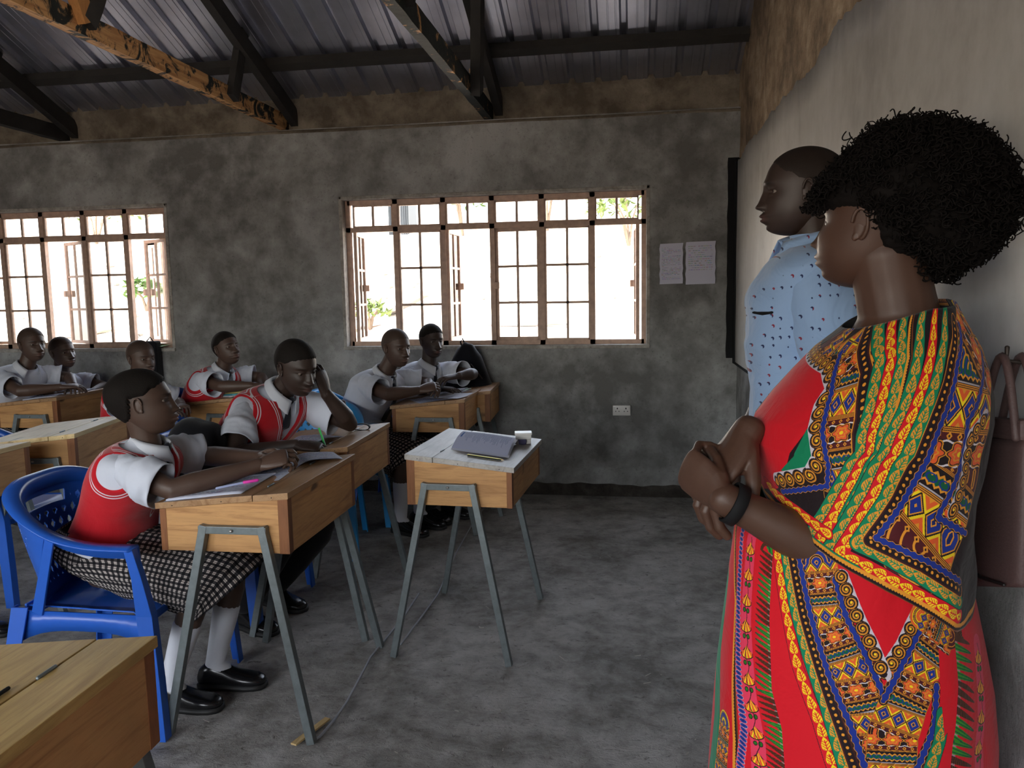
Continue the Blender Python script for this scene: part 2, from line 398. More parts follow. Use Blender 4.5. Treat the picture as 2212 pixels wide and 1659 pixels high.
# right wall: rough brown wall with the smooth pale board plaster standing proud of it
g = G(); V, F = patch_grid(YF, YB, 0, 2.3, lambda y, z: (XR+wob(y, z), y, z), .09, True); g.add(V, F); g.box(XR+.03, XR+WT, YF, YB, 0, 2.3)
wall_right = struct(g, 'wall_right', MT['plaster'])
g = G()
def rw(y, t):
    z = 2.28 + (roof_z(y)+.02-2.28)*t; return (XR+.010*fbm(y, z, 4, 5)+.006*fbm(y*3, z, 1, 7), y, z)
V, F = patch_grid(YF, YB+.1, 0, 1, rw, .05, True)
nx_ = max(1, round((YB+.1-YF)/.05)); V = []; F = []
NY, NZ = 150, 34
for j in range(NZ+1):
    for i in range(NY+1): V.append(rw(YF+(YB+.1-YF)*i/NY, j/NZ))
for j in range(NZ):
    for i in range(NY): a = j*(NY+1)+i; F.append((a, a+1, a+NY+2, a+NY+1))
g.add(V, F)
for i in range(NY):
    y0, y1 = YF+(YB+.1-YF)*i/NY, YF+(YB+.1-YF)*(i+1)/NY
g.hexa([(x, y, z if z else roof_z(y)-.02) for x in (XR+.03, XR+WT) for y in (YF, 2.0) for z in (2.28, 0)])
g.hexa([(x, y, z if z else roof_z(y)-.02) for x in (XR+.03, XR+WT) for y in (2.0, YB+.1) for z in (2.28, 0)])
o = struct(g, 'gable_infill', MT['brown_plaster'], parent=wall_right)
g = G(); BX = XR-.028; y0, y1 = YF+.02, 5.60
N = 260; top = []; 
for i in range(N+1):
    y = y0+(y1-y0)*i/N
    top.append(2.30 + .036*fbm(y, 0, 3, 2.2) + .024*fbm(y, 0, 8, 9) + .014*fbm(y, 1, 8, 30))
NZ = 10; V = []; F = []
for j in range(NZ+1):
    for i in range(N+1):
        y = y0+(y1-y0)*i/N; z = .965+(top[i]-.965)*j/NZ; V.append((BX+.003*fbm(y, z, 2, 2.0), y, z))
for j in range(NZ):
    for i in range(N): a = j*(N+1)+i; F.append((a, a+N+1, a+N+2, a+1))
for i in range(N+1): V.append((XR+.01, y0+(y1-y0)*i/N, top[i]))
b = NZ*(N+1); c = (NZ+1)*(N+1)
for i in range(N): F.append((b+i, c+i, c+i+1, b+i+1))
g.add(V, [f[::-1] for f in F])
struct(g, 'board_plaster', MT['board'], parent=wall_right)
g = G(); V, F = patch_grid(.622, .695, .985, 2.33, lambda x, z: (x+(.006*fbm(z, 0, 2, 9) if x < .64 else 0), YB-.013+.002*fbm(x, z, 0, 4), z), .03, True); g.add(V, F); struct(g, 'black_painted_strip', MT['black'], parent=wall_back)
g = G(); g.box(BX-.012, XR+.01, 5.545, 5.60, .955, 2.31); g.box(BX-.004, XR+.01, y0, 5.60, .950, .967)
struct(g, 'board_edge', MT['black'], parent=wall_right, bevel=.003)
# left and front walls (behind and beside the camera), two windows and a doorway in front
g = G(); g.box(XL-WT, XL, YF-WT, YB+WT, 0, 2.7)
g.hexa([(x, y, z if z else roof_z(y)-.02) for x in (XL-WT, XL) for y in (YF-WT, 2.0) for z in (2.7, 0)])
g.hexa([(x, y, z if z else roof_z(y)-.02) for x in (XL-WT, XL) for y in (2.0, YB+WT) for z in (2.7, 0)])
struct(g, 'wall_left', MT['plaster'], smooth=False)
g = G(); FX = [XL, -5.9, -3.6, -2.9, -.2, XR]
for i in range(5):
    if i in (1, 3): g.box(FX[i], FX[i+1], YF-WT, YF, 0, 1.0); g.box(FX[i], FX[i+1], YF-WT, YF, 2.15, 2.9)
    else: g.box(FX[i], FX[i+1], YF-WT, YF, 0, 2.9)
struct(g, 'wall_front', MT['plaster'], smooth=False)
# ------------------------------------------------------------------ roof sheets
def sheet(ya, yb, x0, x1):
    g = G(); prof = []; x = x0; P = .178
    while x < x1:
        prof += [(x, 0), (x+.050, 0), (x+.052, .003), (x+.058, .003), (x+.060, 0), (x+.098, 0), (x+.100, .003), (x+.106, .003), (x+.108, 0), (x+.124, 0), (x+.136, .030), (x+.164, .030), (x+.176, 0)]; x += P
    n = len(prof); K = 8
    V = [(px, ya+(yb-ya)*k/K, roof_z(ya+(yb-ya)*k/K)+pz+.004*fbm(px, k, 0, .8)) for k in range(K+1) for px, pz in prof]
    F = [(k*n+i, k*n+i+1, (k+1)*n+i+1, (k+1)*n+i) for k in range(K) for i in range(n-1)]
    g.add(V, F); return g
ceiling = struct(sheet(6.15, 2.0, XL-.2, XR+.25), 'ceiling', MT['roof'], smooth=False)
struct(sheet(2.0, -2.3, XL-.2, XR+.25), 'roof_sheet', MT['roof'], parent=ceiling, smooth=False)
g = G(); g.add([(XL-.2, 1.8, roof_z(1.8)+.05), (XR+.2, 1.8, roof_z(1.8)+.05), (XR+.2, 2.0, roof_z(2.0)+.045), (XL-.2, 2.0, roof_z(2.0)+.045), (XR+.2, 2.2, roof_z(2.2)+.05), (XL-.2, 2.2, roof_z(2.2)+.05)], [(0, 1, 2, 3), (3, 2, 4, 5)])
struct(g, 'ridge_cap', MT['roof'], parent=ceiling, smooth=False)
# purlins
pl = [(5.30, 'dark timber purlin nearest the window wall, under the roof sheets'), (4.20, 'dark timber purlin higher up the roof slope, second from the window wall'),
      (3.1, 'dark timber purlin third from the window wall'), (2.1, 'dark timber purlin beside the ridge, on the window side')]
for y, lab in pl:
    g = G(); z = roof_z(y)-.030; segs = 24
    P = [Vector((XL+(XR-XL)*i/segs, y+.006*fbm(i, y, 0, .7), z+.004*fbm(i, y, 4, .7))) for i in range(segs+1)]
    for i in range(segs): g.bar(P[i], P[i+1], .075, .055, up=(0, -SL, 1) if False else (0, SL, 1))
    tag(g.build('purlin', MT['tdark'], smooth=False), lab, 'beam')
for y in (1.0, 0, -1.2):
    g = G(); g.bar((XL, y, roof_z(y)-.03), (XR, y, roof_z(y)-.03), .075, .055); tag(g.build('purlin', MT['tdark'], smooth=False), 'dark timber purlin over the front of the room, %s' % {1.0: 'nearest the ridge', 0: 'the middle one', -1.2: 'nearest the front wall'}[y], 'beam')
# trusses
def rough_bar(g, a, b, w, h, up=(0, 0, 1), n=14, amp=.004, seed=0):
    a, b = Vector(a), Vector(b); d = (b-a).normalized(); r = d.cross(Vector(up)).normalized(); u = r.cross(d); R = []
    for i in range(n+1):
        c = a+(b-a)*i/n; ring = []
        for k, (sx, sz) in enumerate(((-1, -1), (1, -1), (1, 1), (-1, 1))):
            q = amp*fbm(i*.9, k*3.1+seed, seed, 1.0); ring.append(c+r*(sx*w/2+q)+u*(sz*h/2+amp*fbm(i*.8, k*2.7, seed+9, 1.0)))
        R.append(ring)
    return g.rings(R)
def truss(x, lab, bare, detail=None):
    t = empty('roof_truss', (x, 5.6, 2.66), 0, lab, 'truss')
    g = G(); rough_bar(g, (x-.01, 5.76, 2.72), (x, -1.75, 2.72), .055, .105, n=60, seed=x); g.build('bottom_chord', MT[bare], t, False, True)
    for ya, yb in ((5.80, 2.0), (2.0, -1.9)):
        g = G(); z = lambda y: roof_z(y)-.115
        rough_bar(g, (x+.06, ya, z(ya)), (x+.06, yb, z(yb)), .055, .11, up=(0, 0, 1), n=24, seed=x+3); g.build('rafter', MT['tdark'], t, False, True)
    webs = [] if x == -1.0 else [((4.86, 2.70), (5.04, roof_z(5.02)+.0), 'tdark')]
    webs += [((3.50, 2.72), (3.95, roof_z(3.95)-.07), 'tdark'), ((3.50, 2.72), (2.9, roof_z(2.9)-.07), 'tbare' if bare == 'chord' else 'tdark'),
            ((2.0, 2.72), (2.0, roof_z(2.0)-.07), 'tdark'), ((2.0, 2.72), (3.0, roof_z(3.0)-.07), 'tdark'), ((2.0, 2.72), (1.0, roof_z(1.0)-.07), 'tdark'), ((.5, 2.72), (1.0, roof_z(1.0)-.07), 'tdark'), ((.5, 2.72), (0, roof_z(0)-.07), 'tdark'), ((-.9, 2.72), (-.8, roof_z(-.8)-.07), 'tdark')]
    for (y0, z0), (y1, z1), m in webs:
        g = G(); rough_bar(g, (x+.035, y0, z0), (x+.035, y1, z1), .045, .085, up=(0, 1, 0), n=8, seed=y0); g.build('web', MT[m], t, False, True)
    return t
truss(-2.52, 'roof truss with bare orange chord and black paint patches, left of centre', 'chord')
t2 = truss(-1.0, 'dark roof truss between the orange truss and the board wall', 'chord2')
truss(-4.30, 'dark roof truss at the far left above the left window', 'tdark')
truss(-5.95, 'dark roof truss at the left end of the room, outside the picture', 'tdark')
g = G(); rough_bar(g, (-.955, 5.0, 2.68), (-.865, 4.62, 3.22), .06, .095, up=(0, 1, 0), n=8, seed=3); g.build('web', MT['tdark'], t2, False, True)
g = G(); g.box(-1.0+.02, -1.0+.07, 4.90, 4.97, 2.775, 2.80); g.build('wood_wedge', plain('fresh sawn timber', (.78, .52, .28), .6), t2, False, True)
# ------------------------------------------------------------------ windows
def flat_bar(g, a, b, w=.028, d=.03):
    return g.bar(a, b, w, d, up=(0, 1, 0))
def rect_frame(g, x0, x1, z0, z1, y, w=.028, d=.03):
    flat_bar(g, (x0, y, z0), (x1, y, z0), w, d); flat_bar(g, (x0, y, z1), (x1, y, z1), w, d)
    flat_bar(g, (x0, y, z0-w/2), (x0, y, z1+w/2), w, d); flat_bar(g, (x1, y, z0-w/2), (x1, y, z1+w/2), w, d)
def casement(par, x0, x1, z0, z1, y, hinge, ang, open_=True):
    """opening leaf with 2 x 3 panes, turned about its hinge side"""
    w = x1-x0; piv = Vector((x0 if hinge == 'L' else x1, y, 0)); a = math.radians(ang)*(1 if hinge == 'L' else -1)
    R = Matrix.Translation(piv) @ Matrix.Rotation(a, 4, 'Z')
    sx = 1 if hinge == 'L' else -1
    g = G(); h = G()
    rect_frame(h, min(0, sx*w), max(0, sx*w), z0, z1, 0, .024, .024)
    flat_bar(h, (sx*w/2, 0, z0), (sx*w/2, 0, z1), .017, .018)
    for k in (1, 2): flat_bar(h, (0, 0, z0+(z1-z0)*k/3), (sx*w, 0, z0+(z1-z0)*k/3), .017, .018)
    h.v = [tuple(R @ Vector(v)) for v in h.v]
    leaf = h.build('casement', MT['frame'], par, False)
    for i in range(2):
        for k in range(3):
            q = G(); q.box(sx*w*i/2+sx*.008, sx*w*(i+1)/2-sx*.008, -.002, .002, z0+(z1-z0)*k/3+.008, z0+(z1-z0)*(k+1)/3-.008)
            q.v = [tuple(R @ Vector(v)) for v in q.v]; q.build('pane', MT['glass'], leaf, False)
    q = G(); q.box(sx*w-.02, sx*w+.02, -.04, -.012, (z0+z1)/2-.03, (z0+z1)/2+.02); q.v = [tuple(R @ Vector(v)) for v in q.v]; q.build('latch', MT['frame'], leaf, False, bevel=.004)
def window(name, x0, x1, kinds):
    y = YB+.09; n = len(kinds); w = (x1-x0-.04)/n; xs = [x0+.02+w*i for i in range(n+1)]; ztr = 1.935
    g = G(); rect_frame(g, x0+.018, x1-.018, ZS+.018, ZT-.018, y, .036, .04)
    flat_bar(g, (x0, y, ztr), (x1, y, ztr), .034, .04)
    for x in xs[1:-1]: flat_bar(g, (x, y, ZS), (x, y, ZT), .036, .04)
    fr = struct(g, name, MT['frame'], smooth=False)
    for i, k in enumerate(kinds):
        a, b = xs[i]+.018, xs[i+1]-.018
        if i == 0: a += .016
        if i == n-1: b -= .016
        m = (a+b)/2
        q = G(); flat_bar(q, (m, y, ztr), (m, y, ZT-.03), .017, .018); rect_frame(q, a+.006, b-.006, ztr+.022, ZT-.042, y, .012, .024); q.build('top_light', MT['frame'], fr, False)
        for c, d in ((a, m), (m, b)):
            q = G(); q.box(c+.006, d-.006, y-.002, y+.002, ztr+.02, ZT-.04); q.build('pane', MT['glass'], fr, False)
        zb, zt_ = ZS+.036, ztr-.017
        if k == 'F':
            q = G(); rect_frame(q, a+.006, b-.006, zb+.006, zt_-.006, y, .013, .024); flat_bar(q, (m, y, zb), (m, y, zt_), .017, .018)
            for j in (1, 2): flat_bar(q, (a, y, zb+(zt_-zb)*j/3), (b, y, zb+(zt_-zb)*j/3), .017, .018)
            lt = q.build('fixed_light', MT['frame'], fr, False)
            for c, d in ((a, m), (m, b)):
                for j in range(3):
                    q = G(); q.box(c+.006, d-.006, y-.002, y+.002, zb+(zt_-zb)*j/3+.006, zb+(zt_-zb)*(j+1)/3-.006); q.build('pane', MT['glass'], lt, False)
        else:
            hinge, ang = k; casement(fr, a+.008, b-.008, zb+.012, zt_-.012, y+.004, hinge, ang)
    return fr
window('window_1', W1[0], W1[1], [('L', 98), 'F', ('L', 88), ('R', 2), 'F', ('R', 87)])
window('window_2', W2[0], W2[1], ['F', ('L', 10), 'F', ('R', 30), 'F', ('R', 28)][:6])
# pale cement lining around the openings
for nm, (x0, x1) in (('trim_2', W1), ('trim_3', W2)):
    g = G(); t = .022; y0, y1 = YB-.006, YB+.07
    g.box(x0-t, x0+.004, y0, y1, ZS-t, ZT+t); g.box(x1-.004, x1+t, y0, y1, ZS-t, ZT+t); g.box(x0-t, x1+t, y0, y1, ZT-.004, ZT+t); g.box(x0-t, x1+t, y0-.012, y1+.12, ZS-t, ZS+.004)
    struct(g, nm, concrete('pale cement lining', (.26, .24, .215), (.38, .36, .33), (.5, .48, .45), 6, .3), smooth=False, bevel=.006)
# ------------------------------------------------------------------ outside
g = G(); V = []; F = []; NX, NYY = 70, 60
def ground_z(x, y):
    t = max(0, min(1, (y-9.0)/9.0)); t = t*t*(3-2*t)
    return -.05 + t*3.0 + .12*fbm(x, y, 0, .5)*min(1, max(0, (y-6.2))) + (.06*fbm(x, y, 3, 2.2) if y > 7 else 0) + max(0, y-18)*.10
for j in range(NYY+1):
    for i in range(NX+1):
        x = -30+54*i/NX; y = 5.95+34*(j/NYY)**1.5; V.append((x, y, ground_z(x, y)))
for j in range(NYY):
    for i in range(NX): a = j*(NX+1)+i; F.append((a, a+1, a+NX+2, a+NX+1))
g.add(V, F); tag(g.build('earth_bank', concrete('dry pale earth', (.42, .34, .26), (.58, .50, .40), (.70, .63, .52), 1.2, .4)), kind='structure')
g = G(); g.box(-40, 30, -40, YF-WT, -.2, -.06); g.box(-40, XL-WT, YF-WT, 5.95, -.2, -.06); g.box(XR+WT, 30, YF-WT, 5.95, -.2, -.06)
tag(g.build('yard_ground', concrete('yard earth', (.40, .32, .24), (.52, .44, .35), (.62, .54, .44), 1, .3), smooth=False), kind='structure')
def leafmat(n, c): 
    t = NT(n); r = t.noise(t.coord(), 3, 2); return t.set(t.mix(r, tuple(x*.6 for x in c), c), .6, spec=.3)
MT['leaf'] = leafmat('green foliage', (.075, .15, .03)); MT['leaf2'] = leafmat('yellow green foliage', (.13, .19, .05)); MT['bark'] = plain('bark', (.14, .10, .07), .9)
def shrub(x, y, h, r, lab, m='leaf', n=420, group=None):
    z = ground_z(x, y)-.03; t = empty('shrub', (x, y, z), 0, lab, 'shrub', group)
    R = random.Random(int(x*91+y*17)); g = G(); st = G()
    for k in range(5):
        a = R.uniform(0, 6.28); tip = Vector((x+math.cos(a)*r*.5, y+math.sin(a)*r*.5, z+h*R.uniform(.6, .85))); st.tube([(x, y, z), (x+(tip.x-x)*.3, y+(tip.y-y)*.3, z+h*.4), tip], [.03, .02, .008], 5)
    for k in range(n):
        a = R.uniform(0, 6.28); e = R.uniform(-.6, 1.4); q = R.uniform(.55, 1)
        c = Vector((x+math.cos(a)*math.cos(e)*r*q, y+math.sin(a)*math.cos(e)*r*q, z+h*.62+math.sin(e)*h*.38*q)); s_ = R.uniform(.07, .13)
        d = Vector((R.uniform(-1, 1), R.uniform(-1, 1), R.uniform(-.6, .8))).normalized(); s2 = d.cross(Vector((R.uniform(-1, 1), .3, 1))).normalized()*s_*.35
        up = d.cross(s2).normalized()*s_*.12
        g.add([c-d*s_, c+s2+up, c+d*s_, c-s2+up], [(0, 1, 2), (0, 2, 3)])
    st.build('stem', MT['bark'], t, True, True); o = g.build('foliage', MT[m], t, False, True); o['kind'] = 'stuff'
    return t
shrub(-3.45, 16.2, 1.5, .80, 'green bush on the bank seen through the middle top panes of the right window')
shrub(-1.75, 16.4, 1.6, .72, 'green bush on the bank seen right of the middle in the right window', 'leaf', 360)
shrub(-.1, 15.2, 1.3, .85, 'yellow green bush on the bank behind the open right casement', 'leaf2', 380)
shrub(-11.8, 16.4, 1.4, 1.2, 'pale green bush on the bank seen through the left window top panes', 'leaf2', 520)
shrub(-9.3, 16.4, 1.7, .7, 'thin tree like bush seen at the right end of the left window', 'leaf', 260)
shrub(-8.6, 13.2, .6, .4, 'small bush low on the bank seen through the left window', 'leaf', 160)
shrub(-4.2, 12.4, .5, .35, 'small dry bush low on the bank seen through the right window', 'leaf2', 120)
# spiky grass tuft, corrugated shed, broken timber and stones on the bank
g = G(); z = ground_z(.45, 13.4); R = random.Random(4)
for k in range(26):
    a = R.uniform(0, 6.28); l = R.uniform(.5, .95); w = Vector((-math.sin(a), math.cos(a), 0))*.018; b = Vector((.45, 13.4, z)); m_ = b+Vector((math.cos(a)*l*.3, math.sin(a)*l*.3, l*.6)); e = b+Vector((math.cos(a)*l*.8, math.sin(a)*l*.8, l*.75))
    g.add([b-w, b+w, m_+w, m_-w, e], [(0, 1, 2, 3), (3, 2, 4)])
tag(g.build('grass_tuft', MT['leaf'], smooth=False), 'spiky grass tuft on the bank in the last top pane of the right window', 'grass')
sh = empty('corrugated_shed', (-4.75, 16.5, ground_z(-4.75, 16.5)-.05), 0, 'grey corrugated shed on the bank seen in a top pane of the right window', 'shed')
g = G(); z0 = ground_z(-4.75, 16.5)-.1
V = []; n = 40
for k in range(2):
    for i in range(n+1): V.append((-5.1+.42*i/n, 16.5+.012*math.sin(i*1.6), z0+k*.86))
g.add(V, [(i, i+1, n+2+i, n+1+i) for i in range(n)]); g.box(-5.1, -4.68, 16.54, 17.2, z0, z0+.85); g.build('shed_wall', plain('old grey zinc', (.05, .055, .06), .5, .6), sh, False, True)
g = G(); g.add([(-5.18, 16.4, z0+.87), (-4.60, 16.4, z0+.87), (-4.60, 17.3, z0+1.0), (-5.18, 17.3, z0+1.0)], [(0, 1, 2, 3)]); g.box(-5.18, -4.60, 16.4, 16.42, z0+.85, z0+.88); g.build('shed_roof', plain('rusty zinc', (.32, .2, .13), .6, .4), sh, False, True)
def debris(x, y, L, a, tilt, lab, col=(.16, .09, .055), w=.12):
    z = ground_z(x, y); g = G(); d = Vector((math.cos(a)*math.cos(tilt), math.sin(a)*math.cos(tilt), math.sin(tilt)))
    rough_bar(g, Vector((x, y, z+.02)), Vector((x, y, z+.02))+d*L, w, w*.5, n=6, amp=.015, seed=x); tag(g.build('broken_timber', plain('weathered timber', col, .8), smooth=False), lab, 'timber')
debris(-4.6, 12.4, 1.1, .3, .15, 'broken timber lying lowest on the bank behind the fixed left panes')
debris(-4.9, 12.7, .8, 2.2, .45, 'short broken timber leaning on another on the bank, left of centre', (.13, .10, .08), .18)
debris(-4.0, 12.8, .9, -.5, .35, 'grey plank end sticking out of the rubble on the bank', (.11, .10, .095), .16)
debris(-2.6, 12.4, 1.6, 0, .0, 'long thin dark stick lying on the bank behind the open casement', (.12, .1, .09), .05)
debris(.25, 12.3, .8, -.05, -.1, 'thin reddish stick on the bank behind the right casement', (.22, .09, .05), .06)
debris(-9.6, 12.3, 1.0, .4, .1, 'dry branch on the bank behind the left window', (.12, .10, .07), .07)
g = G(); R = random.Random(11)
for k in range(110):
    x = R.uniform(-11, 2); y = R.uniform(10.5, 15); r = R.uniform(.03, .10); g.ball((x, y, ground_z(x, y)+r*.2), (r, r*.8, r*.6), 6, 4)
tag(g.build('rubble', plain('rubble stones', (.15, .135, .12), .9), smooth=False), kind='stuff')
# ------------------------------------------------------------------ things on the walls
def page_image(name, w, h, fn):
    im = bpy.data.images.new(name, w, h); a = np.ones((h, w, 4), np.float32); fn(a); im.pixels.foreach_set(a[::-1].ravel()); im.update(); return im
def img_mat(name, im, rough=.8, spec=.2):
    t = NT(name); uv = t.n('UVMap'); x = t.n('TexImage'); x.image = im; t.l(uv.outputs[0], x.inputs[0]); return t.set(x.outputs[0], rough, spec=spec)
def text_page(a, margin=.1, gap=.055, col=(.42, .45, .58), base=(.80, .81, .88), seed=1, bar=False, frac=1.0):
    R = random.Random(seed); h, w = a.shape[:2]; a[..., :3] = base; y = margin
    while y < (1-margin)*frac:
        x = margin
        while x < 1-margin:
            L = R.uniform(.02, .09)
            if R.random() < .85: a[int(y*h):max(int(y*h)+1, int((y+gap*.42)*h)), int(x*w):int(min(x+L, 1-margin)*w), :3] = [c*R.uniform(.9, 1.2) for c in col]
            x += L+.018
            if R.random() < .03: break
        y += gap
    if bar: a[int(.03*h):int(.07*h), int(.08*w):int(.5*w), :3] = (.03, .14, .45)
def sheet_quad(g, P, n=6, lift=None):
    """bilinear paper sheet through four corners P (uv 0..1)"""
    P = [Vector(p) for p in P]; V = []; U = []
    for j in range(n+1):
        for i in range(n+1):
            u, v = i/n, j/n; p = P[0]*(1-u)*(1-v)+P[1]*u*(1-v)+P[2]*u*v+P[3]*(1-u)*v
            if lift: p = p+lift(u, v)
            V.append(p); U.append((u, v))
    g.add(V, [(j*(n+1)+i, j*(n+1)+i+1, (j+1)*(n+1)+i+1, (j+1)*(n+1)+i) for j in range(n) for i in range(n)], U); return g
MT['notice'] = img_mat('printed notice', page_image('notice', 128, 180, lambda a: text_page(a, .1, .035, (.60, .60, .68), (.78, .78, .85), 5)))
MT['notice2'] = img_mat('printed notice two', page_image('notice2', 128, 180, lambda a: text_page(a, .1, .05, (.62, .62, .70), (.78, .78, .85), 9, frac=.75)))
for nm, (x0, x1), z0, z1, m, lab in (('paper_notice', (.173, .329), 1.497, 1.775, 'notice', 'white printed sheet pinned on the grey wall, the one nearer the window'),
                               ('paper_notice', (.348, .545), 1.492, 1.783, 'notice2', 'white printed sheet pinned on the grey wall, the one nearer the board')):
    g = G(); sheet_quad(g, [(x0, YB-.012, z0), (x1, YB-.012, z0+.003), (x1, YB-.012, z1), (x0, YB-.012, z1-.004)], 8, lambda u, v: Vector((.003*math.sin(v*20), -.004-.006*math.sin(u*3+v*4)**2, 0)))
    tag(g.build(nm, MT[m], smooth=True), lab, 'paper')
so = empty('power_socket', (-.088, YB-.005, .617), 0, 'white double power socket low on the grey wall', 'socket')
g = G(); g.box(-.150, -.026, YB-.030, YB+.01, .583, .655); g.build('socket_box', MT['white_plastic'], so, True, True, bevel=.003)
g = G()
for cx in (-.118, -.058): g.box(cx-.004, cx+.004, YB-.032, YB-.029, .629, .639); g.box(cx-.015, cx-.008, YB-.032, YB-.029, .611, .616); g.box(cx+.008, cx+.015, YB-.032, YB-.029, .611, .616)
g.build('pin_holes', MT['black'], so, False, True)['kind'] = 'stuff'
for cx in (-.118, -.058):
    g = G(); g.box(cx+.016 if cx > -.1 else cx-.026, cx+.026 if cx > -.1 else cx-.016, YB-.034, YB-.028, .630, .645); g.build('rocker_switch', MT['white_plastic'], so, False, True, bevel=.002)
# ------------------------------------------------------------------ desks
def make_desk(lid='wlid', lab='', L=.62):
    """local frame: +x is the hinge (front) side, the pupil sits on the -x side; slanted lid"""
    t = empty('school_desk', (0, 0, 0), 0, lab, 'desk', 'wooden lidded school desks on grey steel frames')
    D = .45; hx = D/2; hy = L/2; zb = .620; zh, zl = .825, .782
    ztop = lambda x: zl+(zh-zl)*(x+hx)/D
    for s in (-1, 1):
        g = G(); a, b = s*hy, s*(hy-.018)
        g.hexa([(x, y, z) for x in (-hx, hx) for y in (min(a, b), max(a, b)) for z in (zb, ztop(x)-.022)])
        g.build('side_panel', MT['wx'], t, False, bevel=.0015)
    g = G(); g.hexa([(x, y, z) for x in (hx-.018, hx) for y in (-hy+.019, hy-.019) for z in (zb, ztop(x)-.022)]); g.build('front_panel', MT['wy'], t, False, bevel=.0015)
    g = G(); g.hexa([(x, y, z) for x in (-hx, -hx+.018) for y in (-hy+.019, hy-.019) for z in (zb, ztop(x)-.022)]); g.build('back_panel', MT['wy'], t, False, bevel=.0015)
    g = G(); g.box(-hx+.018, hx-.018, -hy+.018, hy-.018, zb, zb+.008); g.build('bottom_panel', MT['wy'], t, False)
    for sx in (-1, 1):           # dark corner joint posts, let into the side panels
        for s in (-1, 1):
            g = G(); x0, x1 = (hx-.034, hx+.001) if sx > 0 else (-hx-.001, -hx+.022)
            g.hexa([(x, y, z) for x in (x0, x1) for y in sorted((s*(hy+.0015), s*(hy-.03))) for z in (zb-.001, ztop(x)-.0225)]); g.build('corner_post', MT['wz'], t, False, bevel=.0015)
    zz = lambda x, e=0: ztop(x)+e
    g = G(); g.hexa([(x, y, z) for x in (hx-.115, hx+.006) for y in (-hy-.008, hy+.008) for z in (zz(x, -.022), zz(x))]); g.build('fixed_board', MT['wlid' if lid != 'wpale' else 'wpale'] if lid != 'wgrey' else MT['wgrey'], t, False, bevel=.002)
    lidm = MT[lid]
    g = G(); g.hexa([(x, y, z) for x in (-hx-.012, hx-.1175) for y in (-hy-.008, hy+.008) for z in (zz(x, -.020), zz(x, .001))]); l = g.build('lid', lidm, t, False, bevel=.002)
    for s in (-1, 1):
        g = G(); y = s*(hy-.13); g.tube([(hx-.1165, y-.022, zz(hx-.1165, .002)), (hx-.1165, y+.022, zz(hx-.1165, .002))], .0035, 8); g.build('hinge_pin', MT['steel'], l)
    g = G()
    for s in (-1, 1):
        for x in (-hx+.05, 0, hx-.05): g.tube([(x, s*(hy+.009), ztop(x)-.012), (x, s*(hy+.0095), ztop(x)-.012)], .002, 6)
    g.build('nail_heads', MT['nail'], t)['kind'] = 'stuff'
    for s in (-1, 1):            # inverted U of square steel tube on each side
        y = s*(hy+.014); yf = s*(hy+.05)
        g = G(); g.bar((-.078, y, .700), (.158, y, .700), .025, .025); fr = g.build('top_bar', MT['steel'], t, False, bevel=.002)
        for sx in (-1, 1):
            g = G(); g.bar((.04+sx*.100, y, .714), (.04+sx*.252, yf, 0), .027, .027, up=(0, 1, 0)); g.build('leg', MT['steel'], t, False, bevel=.002)
        g = G(); g.tube([(.04, y+s*.012, .700), (.04, y+s*.017, .700)], .006, 6); g.build('bolt', plain('zinc bolt', (.4, .4, .38), .35, .8) if 'bolt' not in MT else MT['bolt'], fr)
    return t
MT['bolt'] = plain('zinc bolt head', (.4, .4, .38), .35, .8)
desk_near = make_desk('wlid', 'pine desk of the girl in the blue chair, nearest in the middle of the room')
desk_near.location = (-1.335, 2.70, 0)
DG = 'wooden lidded school desks on grey steel frames'
dup(desk_near, (-1.425, 3.47, 0), .02, 'pine desk under the boy leaning his cheek on his hand')
dup(desk_near, (-.665, 3.32, 0), PI-.06, 'unused desk with dusty grey lid and open booklet, rightmost in the aisle', swap={'wlid': 'wgrey'}).scale = (.95, .98, 1)
shortd = make_desk('wlid', 'desk by the window pushed under the pupil with spread papers', .50); shortd.location = (-1.24, 4.93, 0)
dup(shortd, (-1.17, 5.34, 0.0), .05, 'orange desk standing against the window wall beside the black bag')
dup(desk_near, (-3.985, 5.02, 0), .0, 'desk below the left window at the far left with papers on it')
dup(desk_near, (-2.66, 5.10, 0), .0, 'desk under the looking-up pupil in a red vest by the wall')
deskp = make_desk('wpale', 'empty pale-topped desk at the left, the farther of the touching pair'); deskp.location = (-2.925, 3.66, 0); deskp.rotation_euler = (0, 0, .21)
dup(deskp, (-2.93, 2.88, 0), 0, 'pale wooden desk at the left picture edge, the nearer of the touching pair')
dup(desk_near, (-1.105, .995, 0), .03, 'large foreground desk cut off at the bottom left corner', swap={'wlid': 'wgold'})
